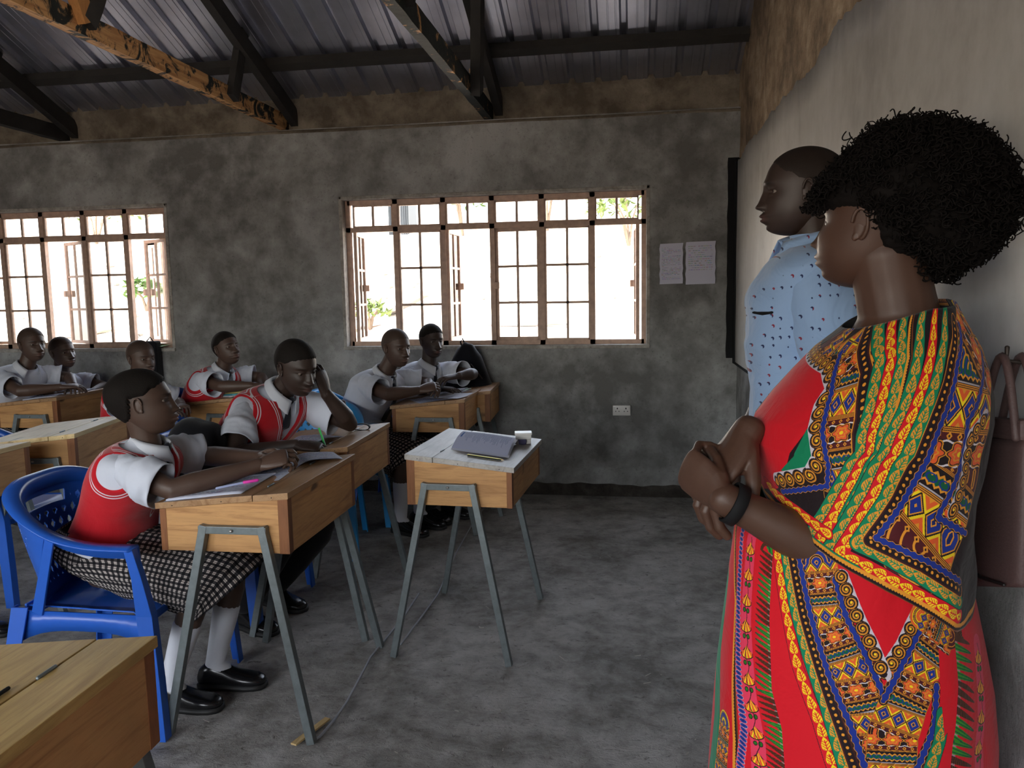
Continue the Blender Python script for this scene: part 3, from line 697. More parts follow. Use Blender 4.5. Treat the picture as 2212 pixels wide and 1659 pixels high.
# ------------------------------------------------------------------ plastic armchair
def make_chair(mat='blue', lab=''):
    m = MT[mat]; t = empty('plastic_armchair', (0, 0, 0), 0, lab, 'chair', 'moulded plastic armchairs')
    key = [(0, (-.285, 0, .835)), (.16, (-.275, .12, .83)), (.32, (-.235, .215, .80)), (.46, (-.15, .268, .745)), (.60, (-.045, .285, .69)), (.76, (.08, .288, .662)), (1., (.225, .282, .655))]
    def rim(s):
        a = abs(s)
        for i in range(len(key)-1):
            if a <= key[i+1][0]+1e-9: break
        t0, p1 = key[i]; t1, p2 = key[i+1]; p0 = Vector(key[i-1][1]) if i else Vector((key[1][1][0], -key[1][1][1], key[1][1][2])); p3 = Vector(key[min(i+2, len(key)-1)][1]); p1, p2 = Vector(p1), Vector(p2)
        f = (a-t0)/(t1-t0); q = .5*((2*p1)+(p2-p0)*f+(2*p0-5*p1+4*p2-p3)*f*f+(3*p1-p0-3*p2+p3)*f**3)
        return Vector((q.x, q.y*(1 if s >= 0 else -1), q.z))
    # rim band: flat top turned down outside
    g = G(); N = 64; R = []
    for i in range(N+1):
        s = -1+2*i/N; p = rim(s); d = (rim(min(1, s+.01))-rim(max(-1, s-.01))).normalized(); o = d.cross(Vector((0, 0, 1))).normalized(); w = .024+.012*abs(s)
        h = .05
        R.append([p-o*w, p-o*w*.2+Vector((0, 0, .006)), p+o*w*.75+Vector((0, 0, .002)), p+o*w+Vector((0, 0, -.008)), p+o*(w+.003)+Vector((0, 0, -h)), p+o*(w-.004)+Vector((0, 0, -h)), p+o*(w-.006)+Vector((0, 0, -.014)), p-o*w+Vector((0, 0, -.006))])
    g.rings(R); g.build('arm_rail', m, t, True)
    # back shell with diamond lattice and a hand hole
    g = G(); NU, NV = 190, 110; S0 = .56; P = {}
    def shell(u, v):   # u -1..1 across, v 0 top .. 1 seat
        top_ = rim(u*S0); top_.z -= .01; bot = Vector((-.205+.05*u*u, u*.205, .425)); q = top_*(1-v)+bot*v
        q.x += -.018*math.sin(PI*v)*(1-u*u*.4); return q
    V = [shell(-1+2*i/NU, j/NV) for j in range(NV+1) for i in range(NU+1)]; F = []
    for j in range(NV):
        for i in range(NU):
            u = -1+2*(i+.5)/NU; v = (j+.5)/NV; hole = False
            if abs(u) < .27 and .17 < v < .27: hole = True
            if abs(u) < .80 and .17 < v < .90 and not (abs(u) < .34 and v < .33):
                pu, pv = .125, .115; a = u/pu; b = (v-.17)/pv; r = math.floor(b); da = abs((a+.5*(r % 2)) % 1-.5); db = abs(b % 1-.5)
                if da/.27+db/.40 < 1: hole = True
            if not hole: a = j*(NU+1)+i; F.append((a, a+NU+1, a+NU+2, a+1))
    g.add(V, F); o = g.build('backrest', m, t, True); md = o.modifiers.new('thick', 'SOLIDIFY'); md.thickness = .005; md.offset = 0
    # seat
    g = G(); n = 14; V = []; 
    for k in (0, 1):
        for j in range(n+1):
            for i in range(n+1):
                u, v = -1+2*i/n, j/n; hw = .205+.045*v; V.append((-.215+.455*v-.02*u*u*(v > .5), u*hw, .425-.016*math.cos(u*PI/2)*math.sin(PI*v)-(.012 if v > .93 else 0)-.022*(v > .99)-k*.006))
    m0 = (n+1)*(n+1); F = [(j*(n+1)+i, j*(n+1)+i+1, (j+1)*(n+1)+i+1, (j+1)*(n+1)+i) for j in range(n) for i in range(n)]
    F2 = [tuple(q+m0 for q in f[::-1]) for f in F]; ed = []
    for i in range(n):
        for a, b in ((i, i+1), (n*(n+1)+i+1, n*(n+1)+i), ((i+1)*(n+1), i*(n+1)), (i*(n+1)+n, (i+1)*(n+1)+n)): ed.append((b, a, a+m0, b+m0))
    g.add(V, [f[::-1] for f in F2]+[f[::-1] for f in F]+ed); g.build('seat', m, t, True)
    for s in (-1, 1):
        g = G()   # side apron with arched lower edge
        R = []
        for i in range(13):
            f = i/12; x = -.235+.485*f; y = s*(.232+.028*f); zt = .415; zb_ = .352-.05*abs(2*f-1)**3
            R.append([(x, y-.004, zb_), (x, y+.004, zb_), (x, y+.004, zt), (x, y-.004, zt)])
        g.rings(R); g.build('side_apron', m, t, True)
        g = G(); R = []
        def legring(c, w, d, th=.006):  # angle section
            x, y, z = c; return [(x-w/2, y+s*d/2, z), (x+w/2, y+s*d/2, z), (x+w/2, y-s*d/2, z), (x+w/2-th*1.4, y-s*d/2, z), (x+w/2-th, y+s*(d/2-th), z), (x-w/2, y+s*(d/2-th), z)][::-s]
        for c, w, d in (((.215, s*.288, .652), .030, .030), ((.232, s*.278, .55), .036, .03), ((.242, s*.264, .42), .055, .036), ((.262, s*.274, .2), .05, .04), ((.278, s*.284, 0), .044, .04)): R.append(legring(c, w, d))
        g.rings(R); g.build('leg', m, t, False, bevel=.001, bseg=1)
        g = G(); R = []
        for c, w, d in (((-.215, s*.235, .43), .06, .03), ((-.235, s*.250, .3), .055, .036), ((-.275, s*.272, 0), .044, .038)):
            x, y, z = c; th = .006; R.append([(x+w/2, y+s*d/2, z), (x-w/2, y+s*d/2, z), (x-w/2, y-s*d/2, z), (x-w/2+th, y-s*d/2, z), (x-w/2+th, y+s*(d/2-th), z), (x+w/2, y+s*(d/2-th), z)][::s])
        g.rings(R); g.build('leg', m, t, False, bevel=.001, bseg=1)
        g = G(); g.bar((-.06, s*.284, .68), (-.155, s*.243, .41), .032, .008, up=(0, s, .2), w2=.04, h2=.010); g.build('arm_support', m, t, False, bevel=.002)
    g = G(); g.box(-.222, -.214, -.215, .215, .375, .43); g.build('rear_apron', m, t, False, bevel=.002)
    g = G(); g.box(.236, .244, -.245, .245, .385, .412); g.build('front_apron', m, t, False, bevel=.002)
    return t
chair = make_chair('blue', 'blue plastic armchair of the girl nearest the camera, lattice back')
chair.location = (-1.845, 2.57, 0); chair.rotation_euler = (0, 0, .06)
for x, y, a, lab, sw in [(-1.90, 3.42, .0, 'blue plastic armchair under the boy leaning his cheek on his hand', None),
                     (-1.82, 5.02, .05, 'light blue chair behind the pupil with clasped hands at the window', {'blue': 'lightblue'}),
                     (-1.86, 4.32, -1.35, 'empty light blue lattice-back chair behind the leaning boy', {'blue': 'lightblue'}),
                     (-2.95, 5.15, .12, 'blue chair back beside the looking-up pupil at the wall', None),
                     (-2.83, 4.53, .1, 'blue chair of the pupil half hidden behind the nearest girl', None),
                     (-4.55, 4.75, .0, 'blue chair at the left picture edge under the pupil in white', None),
                     (-4.50, 5.28, .0, 'blue chair under the pupil leaning back below the left window', None),
                     (-1.60, 5.33, -.05, 'blue chair of the pupil in front of the black bag', None),
                     (-3.22, 3.57, .0, 'blue chair at the left edge whose legs show below the pale desks', None)]:
    dup(chair, (x, y, 0), a, lab, swap=sw)
# ------------------------------------------------------------------ people
def remesh(g, voxel, smooth_it=2, fac=.5):
    me = g.mesh('tmp', False); o = bpy.data.objects.new('tmp', me); COL.objects.link(o)
    m = o.modifiers.new('r', 'REMESH'); m.mode = 'VOXEL'; m.voxel_size = voxel
    if smooth_it: s = o.modifiers.new('s', 'SMOOTH'); s.iterations = smooth_it; s.factor = fac
    dg = bpy.context.evaluated_depsgraph_get(); ev = o.evaluated_get(dg); m2 = ev.to_mesh()
    n = len(m2.vertices); V = np.empty(n*3, np.float32); m2.vertices.foreach_get('co', V); F = [tuple(p.vertices) for p in m2.polygons]
    ev.to_mesh_clear(); bpy.data.objects.remove(o); bpy.data.meshes.remove(me)
    return V.reshape(-1, 3), F
def sstep(a, b, x): 
    t = np.clip((x-a)/(b-a), 0, 1); return t*t*(3-2*t)
def head_dirs(nr=96, ns=112):
    al = np.concatenate([np.linspace(0, 1, 62)**.9*math.radians(72), np.linspace(math.radians(72), PI-.001, nr-61)[1:]])
    A, B = np.meshgrid(al, np.arange(ns)*2*PI/ns, indexing='ij')
    return np.stack([np.sin(A)*np.cos(B), np.cos(A), np.sin(A)*np.sin(B)], -1), len(al), ns
def ray_ell(d, c, r):
    c = np.array(c); r = np.array(r); dd = d/r; cc = c/r; a = (dd**2).sum(-1); b = -(dd*cc).sum(-1); k = (cc**2).sum()-1
    disc = np.maximum(b*b-a*k, 0); return np.where(b*b-a*k > 0, (-b+np.sqrt(disc))/a, 0)
def head_surface(p):
    """face and skull in head space: x right, y forward, z up; p = shape parameters"""
    d, nr, ns = head_dirs()
    w = p.get('w', 1); L = p.get('len', 1)
    r1 = ray_ell(d, (0, -.014, .030), (.0745*w, .0985*L, .087)); r2 = ray_ell(d, (0, .022, -.036), (.058*w, .067, .075))
    r3 = ray_ell(d, (0, .0, -.03), (.060*w, .060, .06))
    k = 26.; R = (r1**k+r2**k+r3**k)**(1/k); R = np.log(np.exp(r1*90)+np.exp(r2*90)+np.exp(r3*90))/90
    P = d*R[..., None]; x, y, z = P[..., 0], P[..., 1], P[..., 2]
    front = sstep(.0, .05, y); ax = np.abs(x)
    def g(x0, z0, sx, sz, a): return a*np.exp(-((ax-x0)/sx)**2/2-((z-z0)/sz)**2/2)
    dy = np.zeros_like(x)
    dy += g(.028, .024, .017, .007, .0055) + g(0, .024, .02, .01, .003)          # brow
    dy += g(.031, .001, .0135, .010, -.0080) + g(.013, .004, .007, .010, -.004)                                  # sockets
    tz = np.clip((z+.036)/.058, 0, 1); nb = np.exp(-(ax/(.0105-.0035*tz))**2.4/2)*sstep(-.050, -.039, z)*(1-tz)**.85*p.get('nose', .020)*.86; dy += nb
    dy += g(.0145, -.039, .0060, .0060, .0105) + g(0, -.038, .009, .0065, .0035)
    dy += g(.0085, -.047, .0042, .003, -.004)
    lp = p.get('lips', 1)
    dy += g(0, -.065, .021, .0115, .0105)
    dy += g(0, -.0600, .0185, .0045, .0055*lp) + g(0, -.0740, .0165, .0052, .0068*lp) + g(0, -.0670, .021, .0017, -.0055)
    dy += g(0, -.0845, .015, .005, -.0035) + g(0, -.098, .021, .013, .0175)*p.get('chin', 1)
    dy += g(.042, -.022, .016, .014, .0045)*p.get('cheek', 1) + g(.040, -.055, .014, .018, .002*p.get('cheek', 1))
    dy += g(.031, .0070-.0022*(p.get('lid', 1)-1), .012, .0028*p.get('lid', 1)**.5, .0042*p.get('lid', 1)) + g(.031, -.0062, .011, .0026, .0030)   # lids
    y2 = y + dy*front
    lip = np.exp(-(ax/.021)**4)*np.exp(-((z+.067)/.0095)**4)*front
    brow = np.exp(-((ax-.030)/.015)**4)*np.exp(-((z-.0215-.15*(ax-.03)*(ax < .04))/.0032)**2)*front*p.get('brow', .7)
    P = np.stack([x, y2, z], -1)
    hl = p.get('hairline', .066)
    yy = y
    gz = np.interp(yy, [-.13, -.10, -.07, -.040, -.024, .006, .018, .035, .055, .075, .10], [-.075, -.070, -.060, -.036, .026, .028, .030, .044, .052, hl-.004, hl]) if hl > .045 else np.interp(yy, [-.13, -.10, -.07, -.040, -.024, .10], [-.075, -.070, -.060, -.036, .026, hl])
    dh = z-gz + .0015*np.sin(x*400)
    return P, lip, brow, dh, nr, ns
def grid_faces(nr, ns, flip=False):
    F = []
    for i in range(nr-1):
        for j in range(ns):
            k = (j+1) % ns; q = (i*ns+j, (i+1)*ns+j, (i+1)*ns+k, i*ns+k); F.append(q[::-1] if flip else q)
    return F
def frame3(F, U=(0, 0, 1)):
    F = Vector(F).normalized(); U = Vector(U); Rt = F.cross(U).normalized(); U = Rt.cross(F); return Matrix((Rt, F, U)).transposed()
def ear(g, M, c, s, sc):
    R = []
    for i in range(15):   # C shaped outer rim
        a = math.radians(-75+250*i/14); R.append(M @ Vector((s*(.076+.006*math.sin(a*.5+.6)), -.006-.0135*math.cos(a)*-1*-1, .000+.026*math.sin(a)))*sc + c)
    g.tube(R, [.0036*sc]*14+[.003*sc], 7)
    P = [M @ Vector((s*(.070+.004*k), -.006-.006*k*0, -.004)) for k in (0, 1)]
    E = Matrix.Rotation(0, 3, 'X'); MM = M @ Matrix(((1, 0, 0), (0, 1, 0), (0, 0, 1)))
    g.ball(M @ Vector((s*.0735, -.004, -.002))*sc+c, (.0045*sc, .0135*sc, .024*sc), 12, 8, MM)
    g.ball(M @ Vector((s*.0745, .002, -.022))*sc+c, (.0045*sc, .006*sc, .008*sc), 10, 6, MM)
def hand_geo(g, w, d, nrm, side, curl=(25, 30, 20), thumb=0.5, sc=1.0, spread=1.0, tcurl=20):
    """w wrist point, d finger direction, nrm back-of-hand normal, side +1 = thumb towards d x nrm ... """
    d = Vector(d).normalized(); nrm = Vector(nrm); nrm = (nrm-d*nrm.dot(d)).normalized(); y = nrm.cross(d)*side   # y points to the thumb
    w = Vector(w)
    def T(x, yy, z): return w + (d*x + y*yy + nrm*z)*sc
    P = [T(-.010, 0, 0), T(.006, 0, 0), T(.025, .002, 0), (T(.055, .001, .002)), T(.082, -.001, .002), T(.094, -.001, .001)]
    g.tube(P, [(.0250*sc, .0215*sc), (.028*sc, .020*sc), (.036*sc, .0175*sc), (.041*sc, .015*sc), (.041*sc, .0125*sc), (.037*sc, .010*sc)], 16, up=nrm)
    g.ball(T(.035, .024, -.008), (.026*sc, .015*sc, .012*sc), 10, 7, Matrix((d, y, nrm)).transposed())
    tips = []
    for i, (by, L, r) in enumerate(((.0305, .072, .0088), (.0105, .080, .0090), (-.0105, .074, .0085), (-.030, .058, .0076))):
        b = T(.088-(i == 3)*.006-(i == 0)*.002, by, .001); a = 0; sp = math.radians((1.5-i)*4*spread); pts = [T(.07, by*.9, .0), b]; rr = [r*sc*.95, r*sc]
        p = b
        for k, fr in enumerate((.46, .30, .24)):
            a += math.radians(curl[k]*(1+.08*i)); dd = (d*math.cos(a)-nrm*math.sin(a)); dd = (dd*math.cos(sp)+y*math.sin(sp)).normalized(); q = p+dd*L*fr*sc
            pts += [p+dd*L*fr*sc*.5, q]; rr += [r*sc*(.90-.06*k), r*sc*(.96-.09*k)]; p = q
        g.tube(pts, rr, 9, up=nrm); tips.append(p)
    dirt = (d*.62+y*.74*thumb*1.3-nrm*.32).normalized(); p = T(.022, .026, -.006); pts = [T(.005, .012, -.004), p]; rr = [.012*sc, .0125*sc]
    ax = nrm
    for k, L in enumerate((.042, .031, .025)):
        a = math.radians(tcurl*k); dd = (dirt*math.cos(a)+(d*.9-y*.4-nrm*.3).normalized()*math.sin(a)).normalized(); q = p+dd*L*sc; pts += [q]; rr += [(.0108-.0012*k)*sc]; p = q
    g.tube(pts, rr, 9)
    return tips, p
TORSO = [(-.02, .165, .115, -.005), (.10, .168, .118, .0), (.25, .155, .108, .004), (.42, .142, .100, .006), (.58, .152, .106, .008), (.72, .168, .112, .010), (.83, .178, .108, .008), (.90, .180, .094, .002), (.95, .162, .078, -.004), (.985, .115, .064, -.008), (1.01, .075, .056, -.008), (1.05, .058, .054, -.004), (1.09, .054, .052, .0)]
def torso_fn(pel, neck, lat0, lat1, fwd, sc=1, width=1, depth=1, bend=0.0):
    pel, neck = Vector(pel), Vector(neck); H = (neck-pel); axis = H.normalized()
    f0 = Vector(fwd).normalized()
    def f(t, th, off=0.0):
        i = 0
        while i < len(TORSO)-2 and t > TORSO[i+1][0]: i += 1
        a, b = TORSO[i], TORSO[i+1]; q = (t-a[0])/(b[0]-a[0]); 
        p0 = TORSO[max(i-1, 0)]; p3 = TORSO[min(i+2, len(TORSO)-1)]
        v = [.5*((2*a[k])+(b[k]-p0[k])*q+(2*p0[k]-5*a[k]+4*b[k]-p3[k])*q*q+(3*a[k]-p0[k]-3*b[k]+p3[k])*q**3) for k in (1, 2, 3)]
        lat = (lat0*(1-t)+lat1*t).normalized(); fw = (f0-lat*f0.dot(lat)); fw = (fw-axis*fw.dot(axis)*.9).normalized()
        c = pel + H*t + fw*(v[2]*sc - bend*math.sin(PI*min(1, max(0, t)))*.12)
        ww = v[0]*width*sc+off; dd = v[1]*depth*sc+off
        ct, st = math.cos(th), math.sin(th); e = .86
        x = ww*(abs(ct)**e)*(1 if ct >= 0 else -1); y = dd*(abs(st)**e)*(1 if st >= 0 else -1)
        return c + lat*x + fw*y
    return f
def limb(g, pts, rad, n=14, **k): g.tube(pts, rad, n, **k)
class Person: pass
def person(label, pel, neck, head, face, fwd, arms, legs=None, sc=1.0, skin='skin_dark', hair='hair', hp={}, outfit='shirt', headup=(0, 0, 1), hs=1.0, width=1.0, depth=1.0, lat=None, bend=.3, hairth=.004, vneck=.17, tie=True, near=False, bottom='trouser', standing=False, shoulders=None, sleeve=.62, name='person', badge=None, collar=True, vhem=.17, vx=None, neckr=.052, nbase=1.25):
    pel, neck, head = Vector(pel), Vector(neck), Vector(head); fwd = Vector(fwd).normalized(); fwd.z = 0; fwd.normalize()
    R0 = fwd.cross(Vector((0, 0, 1))).normalized(); lat1 = Vector(lat).normalized() if lat is not None else R0
    root = empty(name, (pel.x, pel.y, 0), 0, label, 'person')
    pr = Person(); pr.root = root; vox = .0055 if near else .0075; hv = .0026 if near else .0034
    T = torso_fn(pel, neck, R0, lat1, fwd, sc, width, depth, bend); pr.T = T
    H = (neck-pel)
    sh = {}
    for s in (1, -1):
        sh[s] = shoulders[s] if shoulders and s in shoulders else T(.885, 0 if s > 0 else PI, -.035)
        sh[s] = Vector(sh[s])
    # ---- continuous body
    g = G(); R = []
    for i in range(24):
        t = (.10 if bottom in ('check', 'black_skirt') else -.02)+(.93 if bottom in ('check', 'black_skirt') else 1.05)*i/23; R.append([T(t, 2*PI*j/24, -.016) for j in range(24)])
    g.rings(R)
    M = frame3(face, headup); hb = head + M @ Vector((0, -.025, -.045))*hs
    nd = (hb-neck)
    g.tube([neck-H*.10, neck+nd*.15, neck+nd*.55, hb], [neckr*nbase*hs, neckr*hs*1.02, neckr*hs*.98, neckr*hs*1.0], 16)
    hands = G(); pr.arm = {}
    for s in (1, -1):
        a = arms[s]; E, Wr = Vector(a['elbow']), Vector(a['wrist']); S_ = sh[s]; m1 = S_.lerp(E, .5); 
        g.tube([S_, S_.lerp(E, .3), m1, S_.lerp(E, .8), E, E.lerp(Wr, .22), E.lerp(Wr, .5), E.lerp(Wr, .8), Wr], [q*sc*a.get('fat', 1) for q in (.034, .040, .042, .038, .038, .0405, .036, .028, .0255)], 14)
        tips, th = hand_geo(hands, Wr, a.get('hd', Vector((Wr.x-E.x, Wr.y-E.y, 0)) if standing is False else Wr-E), a.get('hn', (0, 0, 1)), a.get('side', s), a.get('curl', (18, 24, 16)), a.get('thumb', .6), sc*a.get('hsc', 1), a.get('spread', 1), a.get('tcurl', 20))
        pr.arm[s] = (S_, E, Wr, tips, th)
    leg = {}
    legs = legs or {}
    for s in (1, -1):
        hip = pel + R0*s*.088*sc - Vector((0, 0, .03)); k = Vector(legs.get(('k', s), hip+fwd*.40*sc+Vector((0, 0, .02)))); an = Vector(legs.get(('a', s), Vector((k.x, k.y, .085))-fwd*.02))
        leg[s] = (hip, k, an); g.tube([hip, hip.lerp(k, .5), k, k.lerp(an, .3), k.lerp(an, .75), an], [q*sc for q in ((.060, .062, .052, .052, .036, .032) if bottom in ('check', 'black_skirt') else (.082, .070, .052, .052, .036, .032))], 14)
    V, F = remesh(g, vox, 3); VH, FH = remesh(hands, hv, 1, .4)
    B = G(); B.add(V, F); B.add(VH, FH); nb = len(B.v)
    # ---- head
    P, lip, brow, dh, nr, ns = head_surface(hp); Mn = np.array(M); hc = np.array(head)
    HP = (P.reshape(-1, 3)*hs) @ Mn.T + hc
    B.add(HP, grid_faces(nr, ns)); e = G()
    for s in (1, -1): ear(e, M, head, s, hs)
    VE, FE = remesh(e, .0022 if near else .003, 1, .4); B.add(VE, FE)
    n = len(B.v); la = np.zeros(n); ba = np.zeros(n); la[nb:nb+len(HP)] = lip.ravel(); ba[nb:nb+len(HP)] = brow.ravel(); B.at = {'lip': la, 'brow': ba}
    pr.body = B.build('body', MT[skin], root, True, True)
    px_ = P.reshape(-1, 3); k_ = np.argmin(((px_[:, 0]-.0315)**2+(px_[:, 2]-.0005)**2)+(px_[:, 1] < 0)); EY = float(px_[k_, 1])-.0099
    for s in (1, -1):
        g = G(); g.ball(head + M @ Vector((s*.0315, EY, .0005))*hs, .0118*hs, 16, 12); ey = g.build('eye', MT['eyew'], root, True, True)
        g = G(); gz = hp.get('gaze', (0, 0)); g.ball(head + M @ Vector((s*.0315+gz[0], EY+.0080, .0005+gz[1]))*hs, (.0064*hs, .0047*hs, .0064*hs), 12, 8, M); g.build('iris', MT['eyei'], ey, True, True)
    if hair:
        th = hairth; off = np.where(dh > 0, th*sstep(0, .010, dh), -.004*sstep(0, -.004, dh) if False else -.004*sstep(0, .004, -dh))
        nrm = P/np.linalg.norm(P, axis=-1, keepdims=True); bump = 1+.0*dh
        Q = P + nrm*(off*bump)[..., None]
        if hp.get('bun'): 
            w_ = np.exp(-(((P[..., 2]-.05)/.05)**2+((P[..., 1]+.07)/.05)**2))*hp['bun']; Q += nrm*(w_*(dh > .005))[..., None]
        HQ = (Q.reshape(-1, 3)*hs) @ Mn.T + hc; g = G(); g.add(HQ, grid_faces(nr, ns))
        keep = (dh.reshape(-1) > -.006); g.f = [f for f in g.f if keep[list(f)].all()]; g.m = [0]*len(g.f); pr.hair = g.build('hair', MT[hair], root, True, True)
    # ---- shirt
    NT_, NTH = (110, 132) if near else (74, 84)
    def tor_grid(off_fn, t0, t1, wr=.005, seed=0):
        g = G(); R = []; at_ = []
        for i in range(NT_+1):
            t = t0+(t1-t0)*i/NT_; ring = []
            for j in range(NTH):
                th_ = 2*PI*j/NTH; p = T(t, th_); o_, d_ = off_fn(t, th_, p)
                w_ = wr*(fbm(p.x*6, p.y*6, p.z*9+seed, 1.5)+.6*fbm(p.x*3+seed, p.y*3, p.z*16, 1.5))
                ring.append(T(t, th_, o_+w_)); at_.append(d_)
            R.append(ring)
        g.rings(R, cap=False); g.at['vd'] = at_; return g
    sm = MT['white_cloth'] if outfit in ('shirt', 'vest') else MT[outfit] if outfit in MT else None
    if outfit != 'none':
        loose = .010 if outfit == 'vest' else .020
        g = tor_grid(lambda t, th_, p: (loose+(.010*math.sin(PI*min(max(t, 0), .8)/.8) if outfit != 'vest' else 0)-(.012 if t > .99 else 0), 0), -.06 if outfit != 'vest' else .12, 1.045, .004 if outfit == 'vest' else .009)
        shirt = g.build('shirt', sm, root, True, True); pr.shirt = shirt
        for s in (1, -1):
            a = arms[s]; E = Vector(a['elbow']); S_ = sh[s]; d = (E-S_); L = sleeve; g = G(); R = []; n = 30; m = 20
            up = Vector((0, 0, 1)) if abs(d.normalized().z) < .9 else fwd; u = (up-d.normalized()*up.dot(d.normalized())).normalized(); v = d.normalized().cross(u)
            inn = (T(.86, 0 if s > 0 else PI, -.10)-S_)
            for i in range(n+1):
                q = i/n; c = S_ + d*(L*(q*1.08-.08)) + inn*max(0, .30-q)*.7; r = ((.040+.031*min(1, q*1.8) if outfit == 'vest' else .054+.014*min(1, q*2.2))+.007*q+.003*math.sin(q*9+s))*sc*a.get('sl', 1)
                ring = []
                for j in range(m*2):
                    th_ = PI*j/m; rr = r*(1+.10*q*max(0, -math.cos(th_)))+.006*fbm(q*7, math.cos(th_)*1.5+s*3, math.sin(th_)*1.5, 1.3)+.004*math.sin(q*14+th_*2)*q
                    ring.append(c+u*math.cos(th_)*rr+v*math.sin(th_)*rr*.92)
                R.append(ring)
            c = S_+d*L; 
            for k, (kk, f_) in enumerate(((.0, .965), (-.03, .93), (-.12, .85))):
                R.append([c+d*kk+(p-c-(p-c).project(d))*f_ for p in R[n]])
            g.rings(R, cap=False); g.build('sleeve', sm, root, True, True)
        # hem of the shirt over the seat handled by the skirt/trouser; collar and tie below
    # chest frame
    F0 = T(.98, PI/2, 0); 
    def front(t, x=0, off=0): 
        th_ = PI/2 - math.asin(max(-1, min(1, x/(.17*sc)))); return T(t, th_, off)
    if outfit == 'vest':
        Hn = H.normalized()
        def vd(t, th_, p):
            lt = (R0*(1-t)+lat1*t).normalized(); rel = p-neck; x = rel.dot(lt); z = rel.dot(Hn); fr = math.sin(th_) > 0
            zv = -vneck*sc; 
            if fr:
                w0 = .052*sc; wz = w0*min(1.0, max(-1, (z-zv)/(-zv-.02))); dv = (abs(x)-wz)*.9
            else: dv = (-.012*sc - z)
            if z > -.01: dv = max(dv, -1) if abs(x) > .054*sc else min(dv, abs(x)-.054*sc)
            if not fr and z > -.012: dv = abs(x)-.054*sc
            S_ = sh[1 if x > 0 else -1]; e = p-S_-lt*(.035*sc if x > 0 else -.035*sc); ez = e.dot(Hn); ex = e.dot(lt); ey_ = e-Hn*ez-lt*ex
            da = math.sqrt((ez/1.2)**2+ey_.length_squared+(ex*.9)**2)-.064*sc
            da = max(da, (.128*sc-abs(x))*1.0)
            return min(dv, da)
        def offv(t, th_, p):
            d_ = vd(t, th_, p); o_ = .018 if d_ > .004 else .018-(.004-d_)*1.7; return max(o_, -.014), d_
        g = tor_grid(offv, vhem, 1.0, .004, 0); pr.vest = g.build('vest', MT['vest'], root, True, True)
    # ---- collar: two falling flaps round the neck
    if collar and outfit != 'none':
        nd_ = (H.normalized()*.6+nd.normalized()*.4).normalized(); lt = (lat1-nd_*lat1.dot(nd_)).normalized(); fw = nd_.cross(lt)*1.0
        if fw.dot(fwd) < 0: fw = -fw
        cc = neck + H*.028
        for s in (1, -1):
            g = G(); n, m = 22, 6; V = []
            for i in range(n+1):
                q = i/n; th_ = math.radians(-90+(172 if tie else 150)*q); dirv = lt*s*math.cos(th_)+fw*math.sin(th_)
                open_ = (0 if tie else .018*q)
                rin = (.056+.006*q)*sc*neckr/.052; drop = (.032+.026*q**3)*sc; flare = (.013+.010*q)*sc
                for j in range(m+1):
                    f_ = j/m; 
                    if f_ < .3: rr = rin+.004*f_/.3; z = (.012+.020*f_/.3)-.022*q**2
                    else: k = (f_-.3)/.7; rr = rin+.004+flare*k; z = .032-.022*q**2-drop*k*(1 if q < .97 else .92)
                    tip = .014*q**3*f_
                    V.append(cc+dirv*(rr+open_*.3)*1.0+fw*(.012*q*q+tip*.6)+nd_*(z-.004)*1.0+lt*s*(tip*.9+open_*.4))
            g.add(V, [(i*(m+1)+j, (i+1)*(m+1)+j, (i+1)*(m+1)+j+1, i*(m+1)+j+1) for i in range(n) for j in range(m)])
            o = g.build('collar', MT['collar'] if sm == MT['white_cloth'] else sm, root, True, True); md = o.modifiers.new('t', 'SOLIDIFY'); md.thickness = .0025
        if tie:
            g = G(); kt = cc+fw*(.066*sc)+nd_*(-.004); g.tube([kt+nd_*.010, kt-nd_*.004+fw*.004, kt-nd_*.020+fw*.003], [(.014, .009), (.016, .011), (.010, .008)], 10, up=fw)
            R = []
            tend = .42 if outfit != 'vest' else .80
            for i in range(16):
                q = i/15; t = .955-(.955-tend)*q; c = T(t, PI/2, .040-.016*max(0, 1-q*4) if outfit != 'vest' else .014) ; w_ = (.011+.016*q)*sc*(1 if i < 15 else .1)
                R.append([c-lat1*w_, c-lat1*w_*.9+fw*.004, c+lat1*w_*.9+fw*.004, c+lat1*w_, c+lat1*w_*.9-fw*.002, c-lat1*w_*.9-fw*.002])
            R.insert(0, [kt-nd_*.018+(p-T(.955, PI/2, .024))*.8 for p in R[0]]); g.rings(R); g.build('necktie', MT['tie'], root, True, True)
    # ---- lower clothes
    if bottom == 'trouser':
        g = G()
        for s in (1, -1):
            hip, k, an = leg[s]; g.tube([hip-fwd*.02, hip.lerp(k, .5), k+Vector((0, 0, .004)), k.lerp(an, .3), k.lerp(an, .7), an+(k-an).normalized()*.02], [q*sc for q in (.102, .090, .072, .070, .064, .060)], 16)
        g.ball(pel-Vector((0, 0, .01)), (.16*sc, .16*sc, .12*sc), 18, 12)
        V, F = remesh(g, .010, 3); V = [Vector(v)+Vector((0, 0, 1))*.006*fbm(v[0]*9, v[1]*9, v[2]*9, 1.5) for v in V]; g = G(); g.add(V, F); g.build('trousers', MT['trouser'], root, True, True)
    elif bottom in ('check', 'black_skirt'):
        # seated pleated skirt: sections swept from the waist over the thighs to a hem below the knees
        kc = (leg[1][1]+leg[-1][1])*.5; hemd = Vector((0, 0, -1)); path = [pel+Vector((0, 0, .13))-fwd*.03, pel-fwd*.035+Vector((0, 0, -.0)), pel.lerp(kc, .45)+Vector((0, 0, -.02)), pel.lerp(kc, .8)+Vector((0, 0, -.045)), kc+fwd*.015+Vector((0, 0, -.065)), kc+fwd*.025+Vector((0, 0, -.105))]
